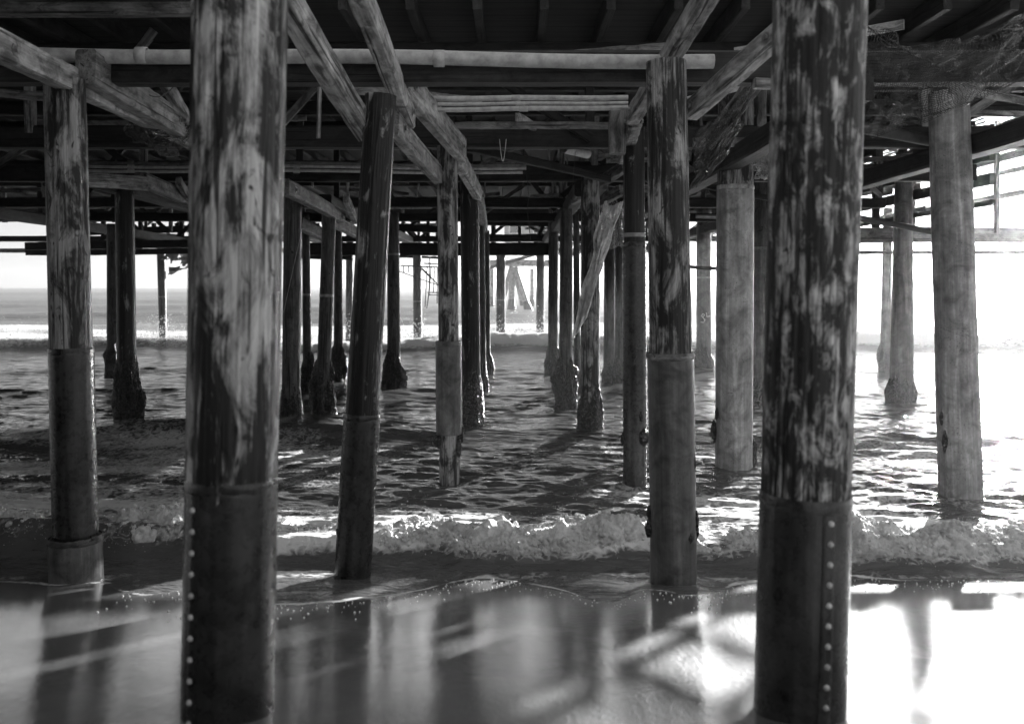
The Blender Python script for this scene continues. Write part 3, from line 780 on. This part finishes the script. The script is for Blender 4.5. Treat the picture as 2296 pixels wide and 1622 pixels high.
beam('cap_beam', P(1555, 380, 16.5), P(1760, 372, 16.5), .14, .11, tm, 'lower board behind the concrete-cased pile')
beam('cap_beam', P(1545, 408, 17), P(1745, 448, 17), .10, .10, td, 'dark slanting pole behind the concrete-cased pile')
beam('cap_beam', P(1545, 598, 24), P(1750, 612, 24), .10, .10, td, 'low dark pole behind the concrete-cased pile')

DECK_Y0, DECK_Y1, DX0, DX1, DZ = -55.0, 53.0, -34.0, 10.6, 7.05
DXN, DYN = -4.0, 12.0                               # unseen near-right deck left open to let skylight onto the front piles
# heavy cross beams, one per pile row
CROSS_L = {9.0: 'nearest cross beam high at the top of the pier', 13.5: 'heavy black cross beam behind the slim split pile', 18.0: 'black cross beam third from the front',
           22.5: 'black cross beam fourth from the front', 27.0: 'black cross beam fifth from the front', 
           38.0: 'black cross beam sixth from the front', 49.5: 'farthest black cross beam against the sky'}
ROWS = [9.0, 13.5, 18.0, 22.5, 27.0, 31.5, 38.0, 44.0, 49.5]
for Y, lab in CROSS_L.items():
    z = 5.30 if Y < 20 else 5.10 - (Y - 20) * .008
    y_ = ZT(z, Y)
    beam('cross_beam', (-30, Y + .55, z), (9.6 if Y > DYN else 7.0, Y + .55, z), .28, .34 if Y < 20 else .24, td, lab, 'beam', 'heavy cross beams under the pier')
beam('cross_beam', P(690, 558, 30), P(1250, 558, 30), .3, .42, td, 'low dark beam bridging the central gap above the far piles')
beam('cross_beam', P(60, 552, 34), P(440, 546, 34), .3, .3, td, 'low dark beam across the sky gap at left')

LOW = [((60, 566, 36), (440, 562, 36), .2, .22, 'dark board along the bottom of the bracing at left'), ((190, 520, 40), (440, 512, 40), .2, .3, 'upper dark beam of the bracing at left'),
       ((195, 478, 34), (440, 486, 34), .2, .25, 'sloping dark beam high in the bracing at left'), ((880, 575, 46), (990, 578, 46), .15, .12, 'thin low board by the hanging rigging'),
       ((675, 572, 40), (790, 575, 40), .2, .3, 'low beam end behind the leaning banded pile'), ((880, 510, 36), (990, 514, 36), .2, .28, 'dark beam across the slit right of the black leaning pile'),
       ((1080, 530, 44), (1250, 527, 44), .25, .22, 'dark beam over the far trestle'), ((1080, 500, 40), (1250, 503, 40), .2, .2, 'upper dark beam over the far trestle')]
for a, b, w_, h_, lab in LOW: beam('low_beam', P(*a), P(*b), w_, h_, td, lab)
BR = [((205, 556), (262, 512), 38), ((300, 505), (345, 552), 38), ((375, 552), (432, 500), 38), ((395, 500), (420, 556), 40), ((900, 500), (940, 548), 44), ((985, 498), (930, 545), 44),
      ((1085, 540), (1140, 495), 44), ((1235, 540), (1180, 500), 44), ((1225, 490), (1200, 545), 40), ((690, 520), (745, 552), 38)]
for a, b, Y in BR: beam('diagonal_brace', P(a[0], a[1], Y), P(b[0], b[1], Y), .12, .16, td, 'dark slanting brace silhouetted against the sky slit under the deck', 'brace', 'braces in the sky slits')
for x, y0, y1, Y in ((232, 470, 550, 39), (315, 480, 560, 39), (345, 500, 548, 41), (408, 480, 560, 39), (905, 490, 552, 43), (960, 488, 552, 43), (1105, 488, 552, 42), (1165, 488, 552, 42), (1232, 488, 552, 42), (712, 500, 560, 40)):
    beam('deck_post', P(x, y1, Y), P(x, y0, Y), .16, .2, td, 'short dark post silhouetted against the sky slit under the deck', 'post', 'posts in the sky slits')

# pipes
def pipe(name, p0, p1, r, mat, label, group=None, cat='pipe'):
    p0, p1 = Vector(p0), Vector(p1); d = p1 - p0; L = d.length
    nseg = max(4, int(L / .3))
    V, Fc = [], []; ns = 14
    for i in range(nseg + 1):
        t = i / nseg; coupl = 1.0
        for q in range(ns):
            ph = q * 2 * math.pi / ns
            V.append((t * L, r * coupl * math.cos(ph), r * coupl * math.sin(ph) - .02 * math.sin(t * math.pi * 3) * min(1, L / 10)))
    for i in range(nseg):
        for q in range(ns):
            a, b = i * ns + q, i * ns + (q + 1) % ns
            Fc.append((a, a + ns, b + ns, b))
    o = link_mesh(name, V, Fc, mat, None, True)
    x = d.normalized(); y = Vector((0, 0, 1)).cross(x).normalized(); z = x.cross(y)
    mtx = Matrix((x, y, z)).transposed().to_4x4(); mtx.translation = p0; o.matrix_world = mtx
    tag(o, label, cat, group)
    for s in np.arange(1.2, L - .3, 3.1):             # couplings every few metres
        cv, cf = [], []; k0 = 0
        for dx, rr in ((-.06, 1.0), (-.055, 1.18), (.055, 1.18), (.06, 1.0)):
            for q in range(ns):
                ph = q * 2 * math.pi / ns; cv.append((s + dx, r * rr * math.cos(ph), r * rr * math.sin(ph)))
        for lv in range(3):
            for q in range(ns):
                cf.append((k0 + lv*ns + q, k0 + lv*ns + (q+1) % ns, k0 + (lv+1)*ns + (q+1) % ns, k0 + (lv+1)*ns + q))
        link_mesh('coupling', cv, cf, mat, o, True)
    return o
PG = 'pipes slung across under the pier'
pipe('utility_pipe', P(60, 122, 9.3), P(1600, 138, 9.3), .075, M['pipe'], 'fat pale pipe right across the top of the picture', PG)
pipe('utility_pipe', P(640, 166, 9.6), P(1480, 170, 9.6), .022, M['pipe'], 'thin pipe just under the fat pale one', PG)
pipe('utility_pipe', P(950, 221, 11.6), P(1408, 219, 11.6), .035, M['pipe'], 'topmost of the three pipes at upper centre', PG)
pipe('utility_pipe', P(958, 234, 11.5), P(1408, 231, 11.5), .025, M['pipe'], 'middle one of the three pipes at upper centre', PG)
pipe('utility_pipe', P(965, 246, 11.5), P(1408, 241, 11.5), .032, M['pipe'], 'lowest of the three pipes at upper centre', PG)
pipe('utility_pipe', P(150, 363, 16.8), P(1180, 370, 16.8), .03, M['steel'], 'top pipe of the long trio above the left barnacled pile', PG)
pipe('utility_pipe', P(150, 372, 16.7), P(1180, 377, 16.7), .03, M['pipe'], 'middle pipe of the long trio above the left barnacled pile', PG)
pipe('utility_pipe', P(150, 382, 16.7), P(1172, 386, 16.7), .03, M['pipe'], 'bottom pipe of the long trio above the left barnacled pile', PG)
pipe('utility_pipe', P(1560, 484, 20), P(1610, 486, 20), .05, M['steel'], 'short pipe stub behind the streaky grey pile', PG)
pipe('utility_pipe', P(1265, 332, 14.2), P(1318, 345, 14.6), .08, M['pipe'], 'stub of banded drain pipe under the heavy black cross beam', PG)
pipe('utility_pipe', P(1925, 285, 13), P(2105, 318, 13), .085, M['cable'], 'black pipe slanting across the slatted wall at right', PG)
pipe('utility_pipe', P(1925, 488, 15), P(2105, 522, 15), .05, M['cable'], 'thin black pipe slanting below the slatted wall at right', PG)
pipe('utility_pipe', P(718, 160, 12), P(714, 310, 12), .03, M['steel'], 'upright pipe hanging left of the black leaning pile', PG)

# deck, joists, posts and struts of the pier
V = [(DX0, DECK_Y0, DZ), (DXN, DECK_Y0, DZ), (DXN, DYN, DZ), (DX1, DYN, DZ), (DX1, DECK_Y1, DZ), (DX0, DECK_Y1, DZ)]
V += [(x, y, z + .12) for x, y, z in V]
m, nt, out = mat_new('deck_planks')
v = mapping(nt, (1, 1, 1), 'Object', False); wv = nd(nt, 'ShaderNodeTexWave', wave_type='BANDS', bands_direction='Y'); wv.inputs['Scale'].default_value = 1.05
nt.links.new(v, wv.inputs['Vector'])
vg = mapping(nt, (.5, 9, 1), 'Object', False)
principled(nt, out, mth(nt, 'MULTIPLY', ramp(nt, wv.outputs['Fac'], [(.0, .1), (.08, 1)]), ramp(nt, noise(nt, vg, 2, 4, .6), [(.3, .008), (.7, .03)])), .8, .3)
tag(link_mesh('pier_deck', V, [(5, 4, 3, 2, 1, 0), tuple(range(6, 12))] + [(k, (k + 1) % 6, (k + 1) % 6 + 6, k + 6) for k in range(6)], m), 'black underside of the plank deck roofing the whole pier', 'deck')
for i, x in enumerate(np.arange(DX0 + .4, DX1, .92)):
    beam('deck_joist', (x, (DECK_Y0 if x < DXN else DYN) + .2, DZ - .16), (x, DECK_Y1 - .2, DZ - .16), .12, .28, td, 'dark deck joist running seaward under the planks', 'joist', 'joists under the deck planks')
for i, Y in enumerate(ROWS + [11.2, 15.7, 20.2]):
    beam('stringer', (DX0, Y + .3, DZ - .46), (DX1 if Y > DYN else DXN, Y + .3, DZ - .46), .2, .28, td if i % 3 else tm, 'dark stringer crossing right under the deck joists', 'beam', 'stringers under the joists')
LINES = [-22, -18.5, -14.5, -11, -7.8, -4.5, -1.2, 1.55, 4.0, 6.6, 9.3]
r_ = random.Random(5)
for Y in ROWS[1:]:
    for x in LINES:
        xx = x + r_.uniform(-.35, .35)
        beam('deck_post', (xx, Y + .5, 5.2), (xx + r_.uniform(-.06, .06), Y + .4, DZ - .58), .14, .14, tm if r_.random() < .5 else td, 'upright timber post between a cross beam and the deck', 'post', 'posts between cross beams and deck')
        if r_.random() < .62:
            s = r_.choice((-1, 1))
            beam('deck_strut', (xx, Y + .35, 5.25), (xx + s * r_.uniform(1.0, 2.0), Y + .3, DZ - .55), .10, .14, tm if r_.random() < .55 else td, 'slanting timber strut between a cross beam and the deck', 'brace', 'slanting struts below the deck')
        if r_.random() < .6:
            s = r_.choice((-1, 1)); z = r_.uniform(5.5, 6.3)
            beam('loose_board', (xx - .8, Y - r_.uniform(.3, 2.5), z), (xx + 1.0, Y - r_.uniform(.3, 2.5), z + r_.uniform(-.1, .1)), .04, .12, tp if r_.random() < .6 else tm, 'short board nailed across between the posts', 'board', 'boards nailed between the posts')
for k in range(46):                                  # thin hangers, rods and laths in the dark frame
    Y = r_.uniform(12.5, 31); x = r_.uniform(-7.5, 6.5); z0 = r_.uniform(5.35, 5.9); q = r_.random()
    if q < .45:
        beam('hanger_lath', (x, Y, z0), (x + r_.uniform(-.12, .12), Y + r_.uniform(-.1, .1), r_.uniform(6.2, 6.8)), .04, .09, tp if r_.random() < .7 else tm, 'thin upright lath hanging in the dark frame under the deck', 'board', 'thin laths in the dark frame')
    elif q < .75:
        beam('cross_lath', (x, Y, z0 + .2), (x + r_.uniform(1, 2.4), Y + r_.uniform(-.3, .3), z0 + r_.uniform(-.1, .7)), .04, .10, tp if r_.random() < .7 else tm, 'thin crosswise lath nailed in the dark frame under the deck', 'board', 'thin crosswise laths in the dark frame')
    else:
        beam('frame_strut', (x, Y, z0 - .1), (x + r_.choice((-1, 1)) * r_.uniform(.8, 1.6), Y + r_.uniform(-.2, .2), 6.75), .07, .12, tm, 'slanting strut deep in the dark frame under the deck', 'brace', 'struts in the dark frame')
# longitudinal caps over the further pile lines
for x, y0, y1, lab in ((-7.9, 17, 51, 'dark cap running back over the left barnacled pile'), (-4.4, 21, 51, 'dark cap running back over the leaning banded pile'), (-14, 20, 51, 'dark cap at the far left of the pier'),
                   (1.45, 18.5, 51, 'dark cap running back over the netted pile'), (3.5, 9, 51, 'dark cap running back over the concrete-cased pile'), (6.6, 6, 51, 'dark cap running back over the broad hazy pile')):
    beam('cap_beam', (x, y0, 4.96 if y0 > 12 else 5.0), (x, y1, 4.74), .3, .30, td, lab)

# slatted wall and platform at the right edge
beam('platform_beam', P(1915, 528, 25), P(2330, 528, 25), .25, .42, tm, 'broad platform beam across the sky gap at right')
beam('platform_beam', P(1915, 566, 24.8), P(2330, 566, 24.8), .2, .10, tp, 'pale narrow board along the bottom of the platform at right')
for i, (z0, z1, lab) in enumerate(((6.12, 6.5, 'top wide rail of the slatted wall at right'), (5.7, 5.97, 'second wide rail of the slatted wall at right'), (5.17, 5.43, 'third wide rail of the slatted wall at right'), (4.72, 4.84, 'lowest thin rail of the slatted wall at right'))):
    beam('wall_rail', (10.5, 19.5, (z0 + z1) / 2), (10.5, 28.5, (z0 + z1) / 2), .12, z1 - z0, td, lab, 'rail')
for i, z in enumerate(np.arange(6.55, 7.05, .085)):
    beam('wall_board', (10.62, 20.0, z), (10.62, 28.5, z), .03, .045, tm, 'thin horizontal slat high on the wall at right', 'slat', 'thin slats of the wall at right')
for i, (z0, z1, lab) in enumerate(((6.15, 6.35, 'upper grey board of the back row behind the slatted wall'), (5.78, 5.9, 'middle grey board of the back row behind the slatted wall'), (5.2, 5.34, 'lower grey board of the back row behind the slatted wall'))):
    beam('back_board', (12.6, 21, (z0 + z1) / 2), (12.6, 33, (z0 + z1) / 2), .06, z1 - z0, tm, lab, 'board')
for i, z in enumerate(np.arange(6.3, 7.3, .17)):
    beam('wall_board', (12.7, 21, z), (12.7, 33, z), .03, .11, tp, 'wide pale slat in the back row of the wall at right', 'slat', 'wide slats of the back wall')
for i, Y_ in enumerate((21.5, 23.0, 24.6, 26.2, 27.8)):
    beam('wall_stud', (12.5, Y_, 4.3), (12.5, Y_, 7.2), .10, .14, tm, 'upright stud of the back row behind the slatted wall', 'post', 'studs of the back wall')
for x, lab in ((1965, 'dark upright of the slatted wall left of the stout hazy pile'), (2026, 'dark upright of the slatted wall above the stout hazy pile')):
    Y = 10.4 * F_PX / (x - CX)
    beam('wall_upright', (10.38, Y, 4.2), (10.38, Y, 7.0), .18, .18, td, lab, 'post')
for i, (x, y, w_, h_) in enumerate(((1990, 432, 26, 14), (2050, 420, 24, 12), (1995, 492, 22, 12), (2062, 470, 22, 14))):
    Y = 10.9 * F_PX / (x - CX)
    p = P(x, y, Y)
    beam('hanging_board', p - Vector((0, .35, 0)), p + Vector((0, .35, 0)), .03, .16, tp, 'pale board nailed behind the slatted wall', 'board', 'pale boards behind the slatted wall')

# ------------------------------------------------------------------ far trestle beyond the central gap
FY = 96.0
fg = 'piles of the far trestle'
def far_pile(p0, p1, r, label):
    p0, p1 = Vector(p0), Vector(p1); L = (p1 - p0).length
    root = empty('trestle_pile', p0); root.rotation_mode = 'QUATERNION'
    root.rotation_quaternion = Vector((0, 0, 1)).rotation_difference((p1 - p0).normalized()); tag(root, label, 'pile', fg)
    add_tube('shaft', lambda T, Z: r * (1 + .03 * fbm(np.cos(T) * 2, np.sin(T) * 2, Z, 2)), -.8, L, 24, 24, M['jacket_pale'], root)
    add_tube('barnacle_crust', lambda T, Z: r * 1.05 + (.25 * r + .05 * fbm(np.cos(T) * 4, np.sin(T) * 4, Z * 4, 2)) * (1 - sstep(.6, 1.6, Z)), -.8, 1.7, 30, 24, M['barnacles'], root, False)
far_pile(P(1146, 706, FY), P(1150, 600, FY), .36, 'upright pale pile in the middle of the far trestle')
far_pile(P(1189, 708, FY), P(1153, 598, FY), .36, 'pale raking pile of the far trestle leaning from right to centre')
far_pile(P(1117, 706, FY + 3), P(1148, 600, FY), .34, 'pale raking pile of the far trestle leaning from left to centre')
far_pile(P(1176, 693, FY + 14), P(1152, 602, FY + 10), .34, 'darker raking pile behind the middle of the far trestle')
far_pile(P(1102, 696, FY + 12), P(1103, 602, FY + 12), .26, 'slim upright pile at the left of the far trestle')
far_pile(P(1193, 692, FY + 16), P(1193, 602, FY + 16), .26, 'slim upright pile at the right of the far trestle')
beam('trestle_beam', P(1070, 590, FY), P(1250, 590, FY), .6, .7, M['timber_pale'], 'pale cap beam across the far trestle', 'beam')
beam('trestle_beam', P(1070, 560, FY + 2), P(1260, 560, FY + 2), .5, 1.2, M['timber_pale'], 'pale deck edge above the far trestle cap', 'beam')
beam('trestle_brace', P(1098, 600, FY - 1), P(1232, 560, FY - 1), .2, .35, td, 'dark slanting brace of the far trestle', 'brace')
# building standing on the far trestle
def box(V, Fc, x0, x1, y0, y1, z0, z1):
    k = len(V); V += [(x0,y0,z0),(x1,y0,z0),(x1,y1,z0),(x0,y1,z0),(x0,y0,z1),(x1,y0,z1),(x1,y1,z1),(x0,y1,z1)]
    Fc += [tuple(k + q for q in f) for f in ((3,2,1,0),(4,5,6,7),(0,1,5,4),(1,2,6,5),(2,3,7,6),(3,0,4,7))]
bl = empty('pier_building', (2.6, 104, 7.9)); tag(bl, 'pale boxy building on the far trestle seen through the struts', 'building')
V, Fc = [], []; box(V, Fc, -3.5, 6, 0, 9, 0, 3.4); link_mesh('wall', V, Fc, M['paint_grey'], bl)
V, Fc = [], []; box(V, Fc, -3.9, 6.4, -.4, 9.4, 3.403, 3.8); link_mesh('roof', V, Fc, M['paint_white'], bl)
for x in (-2.2, .6, 3.4):
    V, Fc = [], []; box(V, Fc, x - .75, x + .75, -.06, -.003, .9, 2.3); w_ = link_mesh('window', V, Fc, M['paint_white'], bl)
    V, Fc = [], []; box(V, Fc, x - .62, x + .62, -.09, -.063, 1.02, 2.18); link_mesh('pane', V, Fc, M['glass'], w_)

# ------------------------------------------------------------------ nets, cables, rigging
def net(name, fn, nu, nv, r, mat, label, cat='net', skip=.06):
    """fn(u, v) -> point; strands are thin three-sided tubes"""
    g = [[Vector(fn(i / nu, j / nv)) for j in range(nv + 1)] for i in range(nu + 1)]
    V, Fc = [], []
    rr_ = random.Random(3)
    def strand(a, b):
        d = b - a
        if d.length < 1e-4: return
        x = d.normalized(); s = x.cross(Vector((.3, .2, .93))).normalized(); t = x.cross(s)
        k = len(V)
        for p in (a, b):
            for q in range(3):
                ph = q * 2.094; V.append(p + (s * math.cos(ph) + t * math.sin(ph)) * r)
        for q in range(3): Fc.append((k + q, k + (q + 1) % 3, k + 3 + (q + 1) % 3, k + 3 + q))
    for i in range(nu + 1):
        for j in range(nv + 1):
            if i < nu and rr_.random() > skip: strand(g[i][j], g[i + 1][j])
            if j < nv and rr_.random() > skip: strand(g[i][j], g[i][j + 1])
    return tag(link_mesh(name, V, Fc, mat), label, cat)

def lerp_net(top0, top1, bot0, bot1, sag=.2, wob=.08, seed=0.0):
    def fn(u, v):
        a = top0.lerp(top1, u); b = bot0.lerp(bot1, u); p = a.lerp(b, v)
        nz = float(fbm(u * 4 + seed, v * 5, seed, 3)); n2 = float(fbm(u * 5, v * 4 + seed, seed + 4, 3))
        return p + Vector((wob * nz, wob * 2.2 * n2, -sag * math.sin(u * math.pi) * (1 - .4 * v) + wob * nz))
    return fn
net('torn_net', lerp_net(P(1352, 455, 17.2), P(1398, 450, 17.0), P(1281, 765, 17.4), P(1318, 700, 17.2), .05, .10, 2.0), 26, 110, .008, M['net_pale'], 'torn fishing net hanging wrapped round the netted pile')
net('torn_net', lerp_net(P(1555, 300, 12.2), P(1725, 120, 9.5), P(1552, 420, 13.0), P(1640, 330, 11.6), .12, .16, 5.0), 64, 44, .004, M['net_dark'], 'black netting draped on the brace beside the concrete-cased pile')
net('torn_net', lerp_net(P(1925, 60, 9.0), P(2300, 40, 8.6), P(1925, 305, 9.6), P(2300, 170, 9.2), .18, .14, 8.0), 74, 44, .0035, M['net_dark'], 'sagging netting strung under the deck at upper right')
net('torn_net', lerp_net(P(1690, 340, 14), P(1770, 330, 14), P(1690, 402, 14), P(1770, 392, 14), .05, .06, 11.0), 30, 24, .005, M['net'], 'small piece of netting behind the concrete-cased pile')
net('torn_net', lerp_net(P(1415, 470, 19), P(1350, 430, 19), P(1420, 540, 19), P(1345, 560, 19), .1, .12, 14.0), 26, 34, .005, M['net'], 'clump of netting above the torn net by the riveted pile')
net('torn_net', lerp_net(P(280, 250, 11.5), P(430, 280, 12.2), P(300, 310, 11.5), P(400, 345, 12.5), .1, .10, 16.0), 40, 18, .004, M['net_dark'], 'dark rag of netting hanging under the long mottled beam')
# tattered tarp hanging at the left gap
tv, tf_ = [], []
ftp = lerp_net(P(372, 548, 38), P(446, 545, 38), P(385, 612, 38), P(446, 590, 38), .1, .35, 21.0)
NU, NV = 22, 20
front, back = [], []
for s in (0, .012):
    for i in range(NU + 1):
        for j in range(NV + 1):
            p = Vector(ftp(i / NU, j / NV)); tv.append((p.x, p.y + s, p.z))
gf = grid_faces(NU + 1, NV + 1)
keep = [f for n_, f in enumerate(gf.tolist()) if fbm(n_ % NV * .3, n_ // NV * .3, 2, 2) > -.32]
nn = (NU + 1) * (NV + 1)
tf_ = [tuple(f) for f in keep] + [tuple(q + nn for q in reversed(f)) for f in keep]
tag(link_mesh('torn_tarp', tv, tf_, M['tarp']), 'tattered sheet dangling under the low beam at left', 'tarp')

def sagline(a, b, sag, n=24):
    return [a.lerp(b, i / n) - Vector((0, 0, sag * math.sin(math.pi * i / n))) for i in range(n + 1)]
strokes('hanging_cable', [sagline(P(1120, 312, 13.4), P(1135, 312, 13.4), .33)], .006, M['rope'], 'looped pale cord under the heavy black cross beam', 'cable')
strokes('hanging_cable', [[P(1180, 385, 16), P(1186, 440, 16), P(1182, 470, 16), P(1190, 540, 16)]], .006, M['cable'], 'kinked cable dangling in the middle of the pier', 'cable')
strokes('hanging_cable', [sagline(P(1290, 340, 14), P(1282, 440, 14), 0)], .004, M['cable'], 'thin line hanging by the banded drain pipe', 'cable')
strokes('hanging_cable', [sagline(P(676, 520, 17), P(636, 700, 17), -.02)], .004, M['rope'], 'thin line hanging across the pile with mussels', 'cable')
strokes('hanging_cable', [sagline(P(1090, 548, 30), P(1230, 548, 30), .5)], .012, M['cable'], 'black cable sagging through the central gap', 'cable')
strokes('hanging_cable', [sagline(P(1565, 500, 20), P(1640, 478, 20), .25)], .012, M['cable'], 'black cable sagging between the streaky pile and the concrete-cased one', 'cable')
strokes('hanging_cable', [sagline(P(290, 170, 10.5), P(415, 160, 11), .28)], .007, M['cable'], 'dark cable loop at upper left', 'cable')
# rigging hanging in the gap between the black leaning pile and the slim split pile
rg = empty('hanging_rigging', P(935, 600, 44)); tag(rg, 'tangle of ropes, bars and a small ladder hanging over the water', 'rigging')
def rel(pts): return [p - rg.location for p in pts]
def rig(name, lines, rad):
    o = strokes(name, [rel(l) for l in lines], rad, M['cable']); o.parent = rg
rig('spreader_bar', [[P(898, 595, 44), P(985, 599, 44)], [P(950, 590, 44), P(985, 592, 44)]], .035)
rig('rope', [[P(895, 608, 44), P(985, 640, 44)], [P(942, 600, 44), P(990, 645, 44)], [P(946, 600, 44), P(994, 650, 44)], [P(964, 575, 44), P(962, 655, 44), P(957, 690, 44)]], .028)
rig('ladder', [[P(958, 596, 44), P(953, 688, 44)], [P(967, 596, 44), P(962, 660, 44)], [P(974, 600, 44), P(972, 655, 44)], [P(981, 600, 44), P(980, 680, 44)], [P(958, 655, 44), P(984, 656, 44), P(984, 661, 44), P(960, 661, 44)]], .026)
rig('hook', [[P(905, 597, 44), P(905, 610, 44), P(909, 608, 44)], [P(916, 597, 44), P(916, 610, 44), P(920, 608, 44)]], .03)

# ------------------------------------------------------------------ sea mist
V, Fc = [], []
box(V, Fc, -700, 760, -60, 640, -30, 13.5)
m, nt, out = mat_new('haze')
pv = nd(nt, 'ShaderNodeVolumePrincipled'); pv.inputs['Color'].default_value = (1, 1, 1, 1)
pv.inputs['Density'].default_value = .0008; pv.inputs['Anisotropy'].default_value = .84
nt.links.new(pv.outputs[0], out.inputs['Volume'])
hz = link_mesh('haze', V, Fc, m); tag(hz, 'thin bright sea mist hanging in the air under the pier', 'haze', None, 'stuff')
